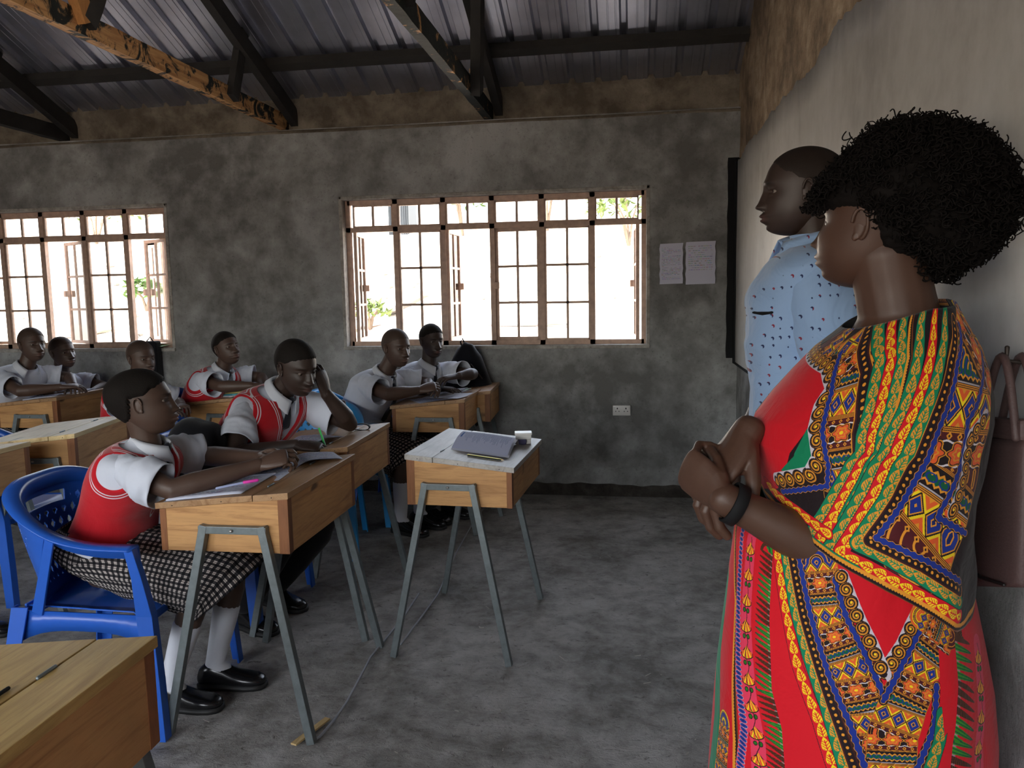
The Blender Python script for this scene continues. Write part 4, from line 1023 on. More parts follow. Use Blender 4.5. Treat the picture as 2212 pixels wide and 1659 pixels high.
        rad = [(.150*sc*width, .12), (.195*sc*width, .185), (.195*sc, .125), (.20*sc, .13), (.205*sc, .135), (.20*sc, .15)]
        nrm_ = [Vector((0, 0, 1)), (Vector((0, 0, .9))+fwd*.55).normalized(), fwd, (fwd+Vector((0, 0, -.25))).normalized(), (fwd+Vector((0, 0, -.7))).normalized(), (fwd*.8+Vector((0, 0, -1))).normalized()]
        g = G(); R = []; UV = []; n = 96; K = 40; L = 0; pc = None
        for i in range(K+1):
            q = i/K*(len(path)-1); a = min(int(q), len(path)-2); f_ = q-a; f_s = f_*f_*(3-2*f_); c = path[a].lerp(path[a+1], f_); ra = [rad[a][k]*(1-f_s)+rad[a+1][k]*f_s for k in (0, 1)]; nn = (nrm_[a]*(1-f_)+nrm_[a+1]*f_).normalized()
            u = R0; v = nn.cross(u).normalized(); v = v if v.z > 0 or abs(v.z) < .1 else -v
            if pc is not None: L += (c-pc).length*1.25
            pc = c; ring = []
            for j in range(n):
                th_ = 2*PI*j/n; pl_ = 1+.022*math.sin(th_*26+math.sin(th_*3))*min(1, q/2)+.05*fbm(math.cos(th_)*2, math.sin(th_)*2, q*1.3, 1)
                ring.append(c+u*math.cos(th_)*ra[0]*pl_+v*math.sin(th_)*ra[1]*pl_); UV.append((th_*ra[0]*.95 if False else th_*.17, L))
            R.append(ring)
        g.rings(R, cap=False, uv=UV); o = g.build('skirt', MT['check'] if bottom == 'check' else MT['trouser'], root, True, True); md = o.modifiers.new('t', 'SOLIDIFY'); md.thickness = .003
    pr.leg = leg; pr.neck = neck; pr.fwd = fwd; pr.R0 = R0; pr.head = head; pr.M = M; pr.H = H; pr.sh = sh; pr.hs = hs
    # ---- shoes
    for s in (1, -1):
        an = leg[s][2]; td = Vector(legs.get(('t', s), fwd)).normalized() if legs else fwd
        c = Vector((an.x, an.y, 0)); sd = td.cross(Vector((0, 0, 1)))
        g = G(); R = []; prof = [(-.065, .018, .02, .05), (-.055, .030, .008, .075), (-.03, .036, .008, .095), (.0, .038, .008, .10), (.04, .038, .008, .082), (.08, .043, .008, .062), (.12, .046, .008, .052), (.155, .042, .008, .047), (.18, .030, .010, .038), (.19, .012, .014, .026)]
        for x, w_, z0, z1 in prof:
            R.append([c+td*x*sc+sd*w_*sc*math.copysign(abs(math.cos(t_))**.7, math.cos(t_))+Vector((0, 0, z0+(z1-z0)*(.5+.5*math.copysign(abs(math.sin(t_))**.8, math.sin(t_)))*1.0)) for t_ in [2*PI*k/18 for k in range(18)]])
        g.rings(R); sh_ = g.build('shoe', MT['shoe'], root, True, True)
        g = G(); R = []
        for x, w_, z0, z1 in prof: R.append([c+td*x*sc*1.02+sd*sg*(w_+.003)*sc+Vector((0, 0, z)) for sg, z in ((-1, .0), (1, .0), (1, .016), (-1, .016))])
        g.rings(R); g.build('sole', MT['sole'], sh_, True, True)
        if bottom in ('check', 'black_skirt'):
            hip, k, an = leg[s]; g = G(); g.tube([k.lerp(an, .48), k.lerp(an, .6), k.lerp(an, .8), an, an+td*.03-Vector((0, 0, .03))], [q*sc for q in (.049, .047, .040, .036, .034)], 14); g.build('sock', MT['sock'], root, True, True)
    return pr
# ------------------------------------------------------------------ the cast
J = lambda u, v, Y: at(u, v, Y=Y)
V3 = lambda *a: Vector(a)
# girl nearest the camera
hd = J(313, 872, 2.60)
pA = person('girl in red vest and checked skirt, hands clasped, in the nearest blue chair', pel=(-1.895, 2.60, .52), neck=J(325, 958, 2.61)+V3(-.01, 0, -.01), head=hd, face=(.93, .36, .14), fwd=(1, .12, 0),
    arms={1: dict(elbow=J(372, 1058, 2.44), wrist=J(562, 1004, 2.62), hd=(1, .30, .30), hn=(-.2, -.65, .75), curl=(30, 48, 38), thumb=.4),
          -1: dict(elbow=J(440, 985, 2.92), wrist=J(568, 988, 2.73), hd=(1, -.32, .26), hn=(-.1, .6, .8), curl=(30, 48, 38), thumb=.4)},
    legs={('k', 1): (-1.50, 2.53, .50), ('k', -1): (-1.47, 2.72, .50), ('a', 1): (-1.64, 2.50, .09), ('a', -1): (-1.56, 2.67, .09), ('t', 1): (1, .05, 0), ('t', -1): (1, .1, 0)},
    sc=1.0, skin='skin_mid', hs=1.02, hp=dict(nose=.018, lips=1.2, bun=.016, hairline=.070, cheek=1.2), hairth=.009, outfit='vest', bottom='check', near=True, headup=(-.12, 0, 1), sleeve=.80, bend=.3, width=1.06, neckr=.048)
# boy leaning his cheek on his hand
hd = J(641, 795, 3.36)
pB = person('boy in a red vest leaning his cheek on his hand, writing with green pen', pel=(-1.93, 3.44, .53), neck=J(606, 848, 3.40), head=hd, face=(.86, -.50, -.26), fwd=(1, -.42, 0),
    arms={1: dict(elbow=J(505, 985, 3.10), wrist=J(640, 962, 3.16), hd=(1, .12, -.10), hn=(0, -.25, 1), curl=(35, 45, 20), thumb=.5),
          -1: dict(elbow=J(757, 915, 3.52), wrist=J(704, 850, 3.42), hd=(-.24, -.08, 1), hn=(.9, -.25, .2), curl=(25, 40, 25), thumb=.4)},
    legs={('k', 1): (-1.48, 3.28, .50), ('k', -1): (-1.36, 3.46, .48), ('a', 1): (-1.72, 3.20, .09), ('a', -1): (-1.70, 3.46, .09)},
    sc=1.06, skin='skin_dark', hs=1.06, hp=dict(nose=.021, lips=1.2, lid=1.7, gaze=(0, -.003)), outfit='vest', near=True, headup=(.16, -.12, 1), sleeve=.74, bend=.2, vneck=.20)
# pupils with their backs to the window wall
hd = J(490, 753, 4.92)
pC = person('pupil in a red vest looking up, seated by the wall between the windows', pel=(-2.98, 4.95, .53), neck=J(480, 800, 4.94), head=hd, face=(.86, -.46, .22), fwd=(1, -.40, 0),
    arms={1: dict(elbow=J(478, 835, 4.70), wrist=J(545, 833, 4.72)+V3(.0, 0, 0), hn=(0, 0, 1)), -1: dict(elbow=J(565, 815, 5.12), wrist=J(572, 838, 4.90), hn=(0, 0, 1))},
    sc=.97, skin='skin_mid', hs=.98, outfit='vest', bottom='check', headup=(-.15, 0, 1), sleeve=.72, hp=dict(nose=.018), badge=1)
hd = J(306, 775, 4.45)
pD = person('pupil in a red vest half hidden behind the nearest girl', pel=(-3.12, 4.45, .50), neck=J(296, 822, 4.45), head=hd, face=(.90, -.42, -.02), fwd=(1, -.35, 0),
    arms={1: dict(elbow=V3(-2.95, 4.20, .80), wrist=V3(-2.78, 4.33, .79)), -1: dict(elbow=V3(-2.90, 4.72, .79), wrist=V3(-2.76, 4.53, .80))},
    sc=.95, skin='skin_mid', hs=.96, hair='hairthin', hairth=.002, outfit='vest', bottom='check', sleeve=.70, hp=dict(nose=.018, lips=1.1))
hd = J(70, 745, 4.88)
pE = person('pupil in an open-necked white shirt writing, leftmost by the left window', pel=(-4.42, 4.82, .53), neck=J(55, 797, 4.86), head=hd, face=(.90, -.42, .05), fwd=(1, -.30, 0),
    arms={1: dict(elbow=J(42, 845, 4.64), wrist=J(132, 836, 4.78), hn=(0, -.2, 1)), -1: dict(elbow=J(150, 815, 5.10), wrist=J(160, 833, 4.95), hn=(0, 0, 1))},
    sc=1.0, skin='skin_mid', hs=1.0, hair='hairthin', hairth=.004, outfit='shirt', tie=False, bottom='check', sleeve=.70, hp=dict(nose=.018))
hd = J(136, 762, 5.20)
pF = person('pupil in white shirt and loose tie leaning back, second from the left', pel=(-4.25, 5.25, .52), neck=J(132, 812, 5.26), head=hd, face=(.93, -.36, .06), fwd=(1, -.45, 0),
    arms={1: dict(elbow=J(120, 860, 5.05), wrist=J(165, 850, 5.10)), -1: dict(elbow=J(228, 835, 5.42), wrist=J(200, 845, 5.20))},
    sc=.97, skin='skin_mid', hs=1.0, hair='hairthin', hairth=.002, outfit='shirt', tie=True, headup=(-.2, .0, 1), sleeve=.62, hp=dict(nose=.018, lips=1.1))
hd = J(857, 752, 4.75)
pG = person('pupil in white shirt with clasped hands, left of the two under the right window', pel=(-1.75, 4.88, .53), neck=J(830, 808, 4.78), head=hd, face=(.80, -.60, -.04), fwd=(1, -.42, 0),
    arms={1: dict(elbow=J(838, 852, 4.50), wrist=J(905, 843, 4.62), hd=(1, .25, .25), hn=(-.3, -.6, .7), curl=(38, 45, 25)), -1: dict(elbow=J(925, 828, 5.02), wrist=J(925, 845, 4.82), hd=(.5, -.6, .25), hn=(.3, .3, .9), curl=(35, 45, 25))},
    sc=1.04, skin='skin_mid', hs=1.02, hair='hairthin', hairth=.002, outfit='shirt', bottom='check', sleeve=.72, hp=dict(nose=.019), headup=(.05, 0, 1))
hd = J(933, 737, 5.16)
pH = person('pupil in white shirt and black tie, beside the black backpack', pel=(-1.58, 5.22, .53), neck=J(926, 790, 5.18), head=hd, face=(.66, -.75, -.03), fwd=(.9, -.62, 0),
    arms={1: dict(elbow=J(905, 842, 5.00), wrist=J(950, 840, 4.96)), -1: dict(elbow=J(1022, 808, 5.10), wrist=J(990, 812, 4.98), hd=(-.7, -.5, -.1), hn=(0, -.2, 1))},
    sc=1.0, skin='skin_dark', hs=.98, outfit='shirt', sleeve=.72, hp=dict(nose=.019), hairth=.003)
# ------------------------------------------------------------------ the man in the blue shirt
def dotted_shirt():
    t = NT('light blue shirt with tiny print'); v = t.coord('Object', (52, 0, 40)); vo = t.n('TexVoronoi'); vo.inputs['Scale'].default_value = 1.0; vo.inputs['Randomness'].default_value = .35; t.l(v, vo.inputs['Vector'])
    v2 = t.coord('Object', (52, 0, 40), (.13, 0, .12)); vo2 = t.n('TexVoronoi'); vo2.inputs['Scale'].default_value = 1.0; vo2.inputs['Randomness'].default_value = .35; t.l(v2, vo2.inputs['Vector'])
    a = t.noise(t.coord(), 6, 4, .6, .8)
    m = t.math('SUBTRACT', t.ramp(vo.outputs[0], [(.19, 1), (.22, 0)]), t.ramp(vo2.outputs[0], [(.17, 1), (.20, 0)])); m = t.math('MAXIMUM', m, 0.0)
    dark = t.mix(t.math('GREATER_THAN', t.noise(t.coord(), 28, 1), .56), (.02, .03, .10), (.25, .03, .06))
    c = t.mix(a, (.26, .40, .64), (.33, .47, .70)); c = t.mix(m, c, dark)
    return t.set(c, .8, spec=.2, sheen=.2, bump=a, bs=.5, bd=.04)
MT['blue_shirt'] = dotted_shirt()
hd = J(1730, 416, 2.24)
pM = person('tall man in a light blue patterned shirt standing by the board behind the woman', pel=(.495, 2.26, 1.0), neck=J(1760, 528, 2.25), head=hd, face=(-1, .04, .02), fwd=(-1, .05, 0),
    arms={1: dict(elbow=(.42, 2.56, 1.12), wrist=(.30, 2.50, .90), hd=(-.4, -.1, -1), hn=(0, 1, 0)), -1: dict(elbow=(.53, 2.03, 1.10), wrist=(.42, 1.98, .88), hd=(-.4, .1, -1), hn=(0, -1, 0), sl=1.15)},
    legs={('k', 1): (.46, 2.37, .52), ('k', -1): (.46, 2.16, .52), ('a', 1): (.50, 2.38, .09), ('a', -1): (.50, 2.14, .09), ('t', 1): (-1, .1, 0), ('t', -1): (-1, -.05, 0)},
    sc=1.12, skin='skin_dark', hs=1.0, hair='hairman', hairth=.0015, outfit='blue_shirt', tie=False, near=True, depth=1.0, width=.95, sleeve=.78, bend=-.25, hp=dict(nose=.022, lips=1.3, cheek=.6, len=1.05, chin=1.15, hairline=.085), neckr=.054, headup=(.04, 0, 1))
g = G(); c = pM.T(.70, PI/2+.55, .028); c2 = pM.T(.70, PI/2+.95, .028); g.bar(c, c2, .012, .004, up=(0, 0, 1)); g.tube([c, c.lerp(c2, .5)+V3(0, 0, -.004), c2], .0035, 6); g.build('pocket_slit', MT['black'], pM.root, True, True)
# ------------------------------------------------------------------ the woman in the printed kaftan
hd = J(1890, 488, 1.53)
pW = person('woman with curly black hair in a bright patterned dress, arms folded', pel=(.46, 1.50, .96), neck=J(1945, 700, 1.52), head=hd, face=(-.80, .60, .10), fwd=(-.93, .30, 0),
    arms={1: dict(elbow=J(1720, 990, 1.66), wrist=J(1612, 938, 1.46), hd=(-.60, -.28, -.78), hn=(-.70, -.35, .45), curl=(20, 35, 25), thumb=.4, hsc=1.28), -1: dict(elbow=J(1835, 1215, 1.385), wrist=J(1560, 1075, 1.37), hd=(-.50, .62, .36), hn=(-.80, -.55, .10), curl=(50, 60, 40), thumb=.15, tcurl=35, hsc=1.02, fat=1.12)},
    legs={('k', 1): (.44, 1.60, .50), ('k', -1): (.44, 1.42, .50), ('a', 1): (.46, 1.62, .09), ('a', -1): (.46, 1.40, .09), ('t', 1): (-1, .3, 0), ('t', -1): (-1, .1, 0)},
    sc=1.0, skin='skin_warm', hs=1.0, hair=None, outfit='none', near=True, bottom='none', standing=True, hp=dict(nose=.019, lips=1.2, cheek=1.5, w=1.08, chin=1.1), neckr=.066, nbase=1.55, headup=(0, 0, 1), shoulders={-1: J(1965, 775, 1.43), 1: J(1850, 800, 1.66)})
Wr_ = pW.root
# hair: dense core and individual ringlets standing off it
hc = J(1980, 440, 1.53); g = G(); R = []; nn = 64; mm = 40
def afro(a, b, k=1.0):
    d = Vector((math.sin(a)*math.cos(b), math.sin(a)*math.sin(b), math.cos(a)))
    r = Vector((.145, .138, .134)); q = Vector((d.x*r.x, d.y*r.y, d.z*r.z))*k
    if d.z < -.3: q *= 1-.10*(-d.z-.3)
    s_ = max(0, (-.78*d.x-.62*d.z)-.40)/.60; q *= 1-.36*s_
    return hc+q, d
for i in range(mm+1):
    ring = []
    for j in range(nn):
        p, d = afro(PI*(i+.02)/(mm+.04), 2*PI*j/nn); ring.append(p+d*(.018*fbm(p.x*45, p.y*45, p.z*45)+.010*fbm(p.x*14, p.y*14, p.z*14)))
    R.append(ring[::-1])
g.rings(R); hair_core = g.build('hair', MT['hairlong'], Wr_, True, True)
R_ = random.Random(3); g = G()
def ringlet(g, p, d, L, r, turns, th, n=22):
    w = d.cross(Vector((R_.uniform(-1, 1), R_.uniform(-1, 1), R_.uniform(-1, 1)))).normalized(); axis = (d*.35+w*.9).normalized() if R_.random() < .75 else (d+w*.3).normalized()
    u = axis.cross(d).normalized() if axis.cross(d).length > .1 else axis.cross(Vector((0, 0, 1))).normalized(); v = axis.cross(u); pts = []; ph = R_.uniform(0, 6.28)
    for k in range(n+1):
        q = k/n; a = ph+q*turns*2*PI; pts.append(p+d*(.003+.006*q)+axis*L*(q-.5)+(u*math.cos(a)+v*math.sin(a))*r*(1-.25*q))
    g.tube(pts, th, 4, caps=None)
for k in range(3000):
    z = R_.uniform(-1, 1); a = math.acos(z); b = R_.uniform(0, 2*PI); p, d = afro(a, b, R_.uniform(.97, 1.05))
    ringlet(g, p, d, R_.uniform(.012, .030), R_.uniform(.0045, .0085), R_.uniform(1.3, 2.6), .0013)
for k in range(26):   # longer loose curls at the outline, front and nape
    a, b = R_.choice([(R_.uniform(.2, 1.0), R_.uniform(2.2, 3.8)), (R_.uniform(.1, .6), R_.uniform(0, 6.28)), (R_.uniform(1.5, 2.3), R_.uniform(-.6, .8))]); p, d = afro(a, b, 1.08)
    ringlet(g, p, d, R_.uniform(.03, .05), R_.uniform(.007, .011), R_.uniform(1.8, 3), .0011, 34)
fr_ = pW.M
for k in range(950):  # front hair over forehead, temple and ear, and down the nape
    lx = R_.uniform(-.07, .085) ; ly = R_.uniform(-.05, .070); lz = R_.uniform(.010, .11) if ly > .035 else R_.uniform(.046, .11) if ly > -.035 else R_.uniform(-.01, .10)
    d = Vector((lx, ly*.9, lz*.8)).normalized(); q_ = R_.uniform(.99, 1.10); p = hd+fr_ @ Vector((d.x*.094*q_, d.y*.112*q_, d.z*.116*q_)); ringlet(g, p, (fr_ @ d), R_.uniform(.012, .028), R_.uniform(.005, .008), R_.uniform(1.3, 2.4), .0013)
for k in range(200):
    p = J(R_.uniform(1975, 2065), R_.uniform(545, 600), R_.uniform(1.46, 1.56)); ringlet(g, p, Vector((R_.uniform(0, 1), -1, -.6)).normalized(), R_.uniform(.012, .026), R_.uniform(.005, .008), 2, .0013)
o = g.build('ringlets', MT['hairlong'], hair_core, True, True); o['kind'] = 'stuff'
g = G(); P_ = Matrix.Identity(3)
hsurf, _l, _b, dh_, nr_, ns_ = head_surface(dict(hairline=.016)); off_ = np.where(dh_ > 0, .016*sstep(0, .012, dh_), -.004); nrm_ = hsurf/np.linalg.norm(hsurf, axis=-1, keepdims=True)
Q = ((hsurf+nrm_*(off_+.003*np.sin(hsurf[..., 0]*420+hsurf[..., 1]*300)*np.sin(hsurf[..., 2]*480+hsurf[..., 1]*200)*(dh_ > 0))[..., None]).reshape(-1, 3)) @ np.array(pW.M).T+np.array(hd); g.add(Q, grid_faces(nr_, ns_)); g.build('hair_cap', MT['hairlong'], hair_core, True, True)
# ---- printed cloth, drawn on the unrolled garment (metres around x metres up)
C_ = dict(red=(.80, .05, .12), green=(.02, .48, .32), lime=(.25, .72, .15), orange=(.86, .56, .16), yellow=(.93, .80, .10), blue=(.09, .18, .52), dark=(.10, .05, .07), mar=(.30, .08, .10), white=(.86, .82, .86), rust=(.88, .36, .16), pink=(.86, .22, .34), brown=(.45, .24, .08))
C_ = {k: np.array(v, np.float32) for k, v in C_.items()}
class Cloth:
    def __init__(s, tab, RM, z0, z1, w, h):
        s.tab = tab; s.RM = RM; s.z0, s.z1 = z0, z1; s.W, s.H = w, h; s.img = np.zeros((h, w, 3), np.float32)
        s.X, s.Z = np.meshgrid((np.arange(w)+.5)/w*2*PI*RM, z0+(np.arange(h)+.5)/h*(z1-z0))
    def ell(s, z):
        T_ = s.tab
        if z >= T_[0][0]: r = T_[0][1:]
        elif z <= T_[-1][0]: r = T_[-1][1:]
        else:
            for a, b in zip(T_[:-1], T_[1:]):
                if b[0] <= z <= a[0]: break
            q = (a[0]-z)/(a[0]-b[0]); r = [x*(1-q)+y*q for x, y in zip(a[1:], b[1:])]
        return r   # cx, cy, a, b
    def m(s, u, v):
        """sight line through (u, v) -> (metres around, z) on the garment"""
        d = CAMR @ Vector((u-1106, -(v-829.5), -1728.0)); d = d/d.y; best = None
        for k in range(140):
            y = 1.12+.45*k/140; p = Vector((0, 0, CH))+d*y; cx, cy, a, b = s.ell(p.z); q = ((p.x-cx)/a)**2+((p.y-cy)/b)**2
            if best is None or q < best[0]: best = (q, p, cx, cy, a, b)
            if q <= 1: break
        q, p, cx, cy, a, b = best; th = math.atan2((p.y-cy)/b, (p.x-cx)/a) % (2*PI)
        return (th*s.RM, p.z)
    def pts(s, P): return [s.m(*p) for p in P]
    def fill(s, mask, c): s.img[mask] = c
    def poly(s, P, c, raw=False):
        P = P if raw else s.pts(P); xs = [p[0] for p in P]; zs = [p[1] for p in P]; i0, i1, j0, j1 = s.box_(min(xs), max(xs), min(zs), max(zs)); X = s.X[j0:j1, i0:i1]; Z = s.Z[j0:j1, i0:i1]; ins = np.zeros(X.shape, bool); n = len(P)
        for i in range(n):
            (x1, y1), (x2, y2) = P[i], P[(i+1) % n]
            if y1 == y2: continue
            ins ^= ((y1 > Z) != (y2 > Z)) & (X < (x2-x1)*(Z-y1)/(y2-y1)+x1)
        s.img[j0:j1, i0:i1][ins] = c
    def box_(s, x0, x1, z0, z1, m=.0):
        sx = s.W/(2*PI*s.RM); sz = s.H/(s.z1-s.z0); return max(0, int((x0-m)*sx)), min(s.W, int((x1+m)*sx)+2), max(0, int((z0-m-s.z0)*sz)), min(s.H, int((z1+m-s.z0)*sz)+2)
    def strip(s, P, hw, fn, raw=False, u0=0.0):
        P = P if raw else s.pts(P); xs = [p[0] for p in P]; zs = [p[1] for p in P]; i0, i1, j0, j1 = s.box_(min(xs), max(xs), min(zs), max(zs), hw*1.1)
        if i1 <= i0 or j1 <= j0: return
        X = s.X[j0:j1, i0:i1]; Z = s.Z[j0:j1, i0:i1]; D = np.full(X.shape, 9., np.float32); U = np.zeros_like(D); V = np.zeros_like(D); acc = u0
        for (x1, y1), (x2, y2) in zip(P[:-1], P[1:]):
            L = math.hypot(x2-x1, y2-y1)
            if L < 1e-6: continue
            tx, ty = (x2-x1)/L, (y2-y1)/L; u = (X-x1)*tx+(Z-y1)*ty; v = (X-x1)*ty-(Z-y1)*tx; uc = np.clip(u, 0, L); d = np.hypot(u-uc, v); k = d < D
            D[k] = d[k]; U[k] = (acc+uc)[k]; V[k] = (np.sign(v)*d)[k]; acc += L
        k = D < hw; rgb, mask = fn(U, V/hw, hw); mask = mask & k; s.img[j0:j1, i0:i1][mask] = rgb[mask]
def col(shape, c): return np.broadcast_to(C_[c], shape+(3,)).copy()
def leafs(bg, fg, rib=None, flip=1):
    def f(U, V, hw):
        L = hw*2.0; r = col(U.shape, bg); t = (U/L) % 1 if flip > 0 else 1-(U/L) % 1; a = np.abs(V)
        edge = .90*(t**.85)*np.clip(1-t, 0, 1)**.28*1.42; leaf = a < edge; 
        r[leaf] = C_[fg]; vein = (a < .07) & (t > .25); side = (np.abs(((a*.9+t*1.9) % .40)-.1) < .06) & (a < .50) & (a > .07) & (t > .30) & (t < .95); r[leaf & (vein | side)] = C_[rib or bg]; r[a > .93] = C_['dark']; return r, np.ones(U.shape, bool)
    return f
def dots(U, V, hw):
    r = col(U.shape, 'dark'); a = np.abs(V); r[(a > .80)] = C_['brown']; r[(a > .88)] = C_['orange']; L = hw*1.1; d = np.hypot(((U/L) % 1-.5)*L, V*hw); r[d < hw*.26] = C_['orange']; r[(a > .62) & (a < .72)] = C_['mar']; return r, np.ones(U.shape, bool)
def bluest(U, V, hw):
    a = np.abs(V); r = col(U.shape, 'blue'); w = .74+.16*np.sin(U/hw*3.2); r[a > w] = C_['dark']; r[np.abs(a-w) < .07] = C_['orange']; return r, np.ones(U.shape, bool)
def solid(c): return lambda U, V, hw: (col(U.shape, c), np.ones(U.shape, bool))
def teeth(U, V, hw):
    r = col(U.shape, 'dark'); t = (U/(hw*.75)) % 1; r[(V > -.2+.9*np.abs(t-.5)*2*.5) & (V > .0)] = C_['orange']; r[V < -.55] = C_['brown']; return r, np.ones(U.shape, bool)
def scroll(U, V, hw):
    L = hw*1.75; u = ((U/L) % 1-.5)*L/hw; d = np.hypot(u, V+.05); an = np.arctan2(V, u); r = col(U.shape, 'dark'); m = d < .96
    r[m] = C_['dark']; sp = (d*2.55-an/(2*PI)) % 1; r[m & (sp < .55)] = C_['orange']; r[m & (sp < .30)] = C_['orange']*.85; r[(d > .86) & m] = C_['dark']; r[(d < .16)] = C_['yellow']; r[(~m) & (V > .45)] = C_['white']*.9
    return r, (d < .98) | (V > .2)
def geo(seed=0, per=1.0):
    def f(U, V, hw):
        P = hw*3.9*per; t = ((U+seed*hw)/P) % 1; r = col(U.shape, 'dark'); a = np.abs(V)
        def lines(x0, x1):   # triple orange rules
            k = (t > x0) & (t < x1); q = ((t-x0)/(x1-x0)*3) % 1; r[k] = C_['dark']; r[k & (q > .25)] = C_['orange']; r[k & (q > .25) & (q < .45)] = C_['brown']
        def dotrow(x0, x1):
            k = (t > x0) & (t < x1); c = (t-(x0+x1)/2)*P; d = np.abs(((V*3.2) % 1-.5)/3.2*hw)*1.0+np.abs(c)*.9; r[k] = C_['mar']; r[k & (d < .085*hw)] = C_['orange']; r[k & (d < .03*hw)] = C_['dark']
        # diamonds
        k = (t > .05) & (t < .36); y = (t-.05)/.31; x = (V*1.6+.5) ; xf = (x % 1)-.5; yy = y-.5; dd = np.abs(xf)+np.abs(yy); r[k] = C_['dark']
        r[k & (dd < .46)] = C_['orange']; r[k & (dd < .40)] = C_['blue']; r[k & (dd < .17)] = C_['orange']; r[k & (dd < .10)] = C_['blue']*.7
        tr = k & (dd > .52); r[tr] = C_['yellow']; d2 = np.abs(((x+.5) % 1)-.5)+np.minimum(y, 1-y); r[tr & (d2 < .34)] = C_['rust']; r[tr & (d2 < .13)] = C_['orange']; r[k & (dd > .46) & (dd < .53)] = C_['dark']
        lines(.0, .05); lines(.36, .41); dotrow(.41, .47)
        # flower row with white waves
        k = (t > .47) & (t < .70); y = (t-.585)/.115; xs = ((V*1.15+.5) % 1-.5)/1.15*2; rad = np.hypot(xs*.95, y*.80); ang = np.arctan2(y, xs); pet = .62+.10*np.cos(ang*6); r[k] = C_['dark']
        wv = np.abs(np.abs(y)-(.86+.07*np.sin(V*16))); r[k & (wv < .075)] = C_['white']; r[k & (rad < pet+.14)] = C_['orange']; r[k & (rad < pet+.06)] = C_['dark']; r[k & (rad < pet)] = C_['rust']; r[k & (np.abs(rad-pet*.6) < .05)] = C_['orange']; r[k & (rad < .16)] = C_['yellow']
        dotrow(.70, .755); lines(.755, .79)
        # zigzag green row
        k = (t >= .79); y = (t-.79)/.21; zz = .20+.16*np.abs(((V*5) % 1)*2-1); r[k] = C_['green']*.7; r[k & (y < zz)] = C_['dark']; r[k & (np.abs(y-zz) < .07)] = C_['orange']; z2 = .80-.16*np.abs(((V*5+.5) % 1)*2-1); r[k & (y > z2)] = C_['dark']; r[k & (np.abs(y-z2) < .06)] = C_['orange']
        e = np.hypot((((V*2.6) % 1)-.5)*1.0, (y-.5)*2.2); r[k & (np.abs(e-.36) < .06)] = C_['blue']; r[k & (y > .93)] = C_['white']*.8
        r[a > .97] = C_['orange']*.8; return r, np.ones(U.shape, bool)
    return f
def ovals(U, V, hw):
    L = hw*.85; u = ((U/L) % 1-.5)*L/hw; d = np.hypot(u*2.6+V*.5, V*1.05); r = col(U.shape, 'pink'); r[d < 1.02] = C_['white']*.8; r[d < .86] = C_['blue']; r[d < .3] = C_['blue']*.7; return r, np.ones(U.shape, bool)
def floral(U, V, hw):
    L = hw*3.0; u = ((U/L) % 1-.5)*L/hw; r = col(U.shape, 'pink'); an = np.arctan2(V, u+.9); d = np.hypot(u+.9, V); k = (d < 1.45) & (np.abs(an) < .75+.1*np.cos(d*6)); r[(d < 1.55) & (np.abs(an) < .85)] = C_['dark']; r[k] = C_['rust']; r[k & (np.cos(an*14) > .35)] = C_['yellow']; d2 = np.hypot((u-1.05)*1.2, (np.abs(V)-.35)*1.2); r[d2 < .36] = C_['dark']; r[d2 < .26] = C_['lime']*.6; r[np.abs(V+.25*np.sin(U/hw*2.2)) < .05] = C_['dark']; return r, np.ones(U.shape, bool)
def fringe(U, V, hw):
    L = hw*.62; idx = np.floor(U/L); u = ((U+V*hw*.35)/L % 1-.5); grp = (np.floor((U+V*hw*.35)/L/4) % 2) > 0; lim = .82*np.sqrt(np.clip((1-V)/1.9, 0, 1)); k = np.abs(u)*2 < lim+.15; r = col(U.shape, 'red'); r[k] = C_['white']*.75
    k = np.abs(u)*2 < lim; r[k & grp] = C_['lime']*.75; r[k & ~grp] = C_['brown']*.8; r[k & grp & (np.abs(np.abs(u)*2-lim*.5) < .12)] = C_['green']*.6; r[k & ~grp & ((V*6) % 1 < .4)] = C_['dark']; return r, k | (V < -.7)
def tab_from(rows, cyf, bf):
    out = []
    for y, xl, xr in rows:
        a, b = at(xl, y, Y=1.5), at(xr, y, Y=1.5); z = (a.z+b.z)/2; out.append((z, (a.x+b.x)/2, cyf(z), (b.x-a.x)/2, bf(z)))
    return out
def lerp_tab(v, P):
    for a, b in zip(P[:-1], P[1:]):
        if b[0] <= v <= a[0]: q = (a[0]-v)/(a[0]-b[0]); return a[1]*(1-q)+b[1]*q
    return P[0][1] if v > P[0][0] else P[-1][1]
cape_rows = [(636, 1930, 2046), (660, 1885, 2060), (690, 1845, 2074), (720, 1808, 2092), (750, 1768, 2108), (800, 1719, 2124), (850, 1674, 2131), (900, 1636, 2130), (950, 1622, 2116), (1000, 1634, 2104), (1050, 1646, 2088), (1110, 1655, 2080), (1200, 1670, 2078), (1300, 1690, 2072), (1380, 1700, 2068)]
cape_b = lambda z: lerp_tab(z, [(1.45, .085), (1.40, .125), (1.34, .165), (1.25, .205), (1.10, .235), (.95, .25), (.75, .245)])
cape = Cloth(tab_from(cape_rows, lambda z: 1.51, cape_b), .215, .76, 1.46, 2400, 1300)
im = cape
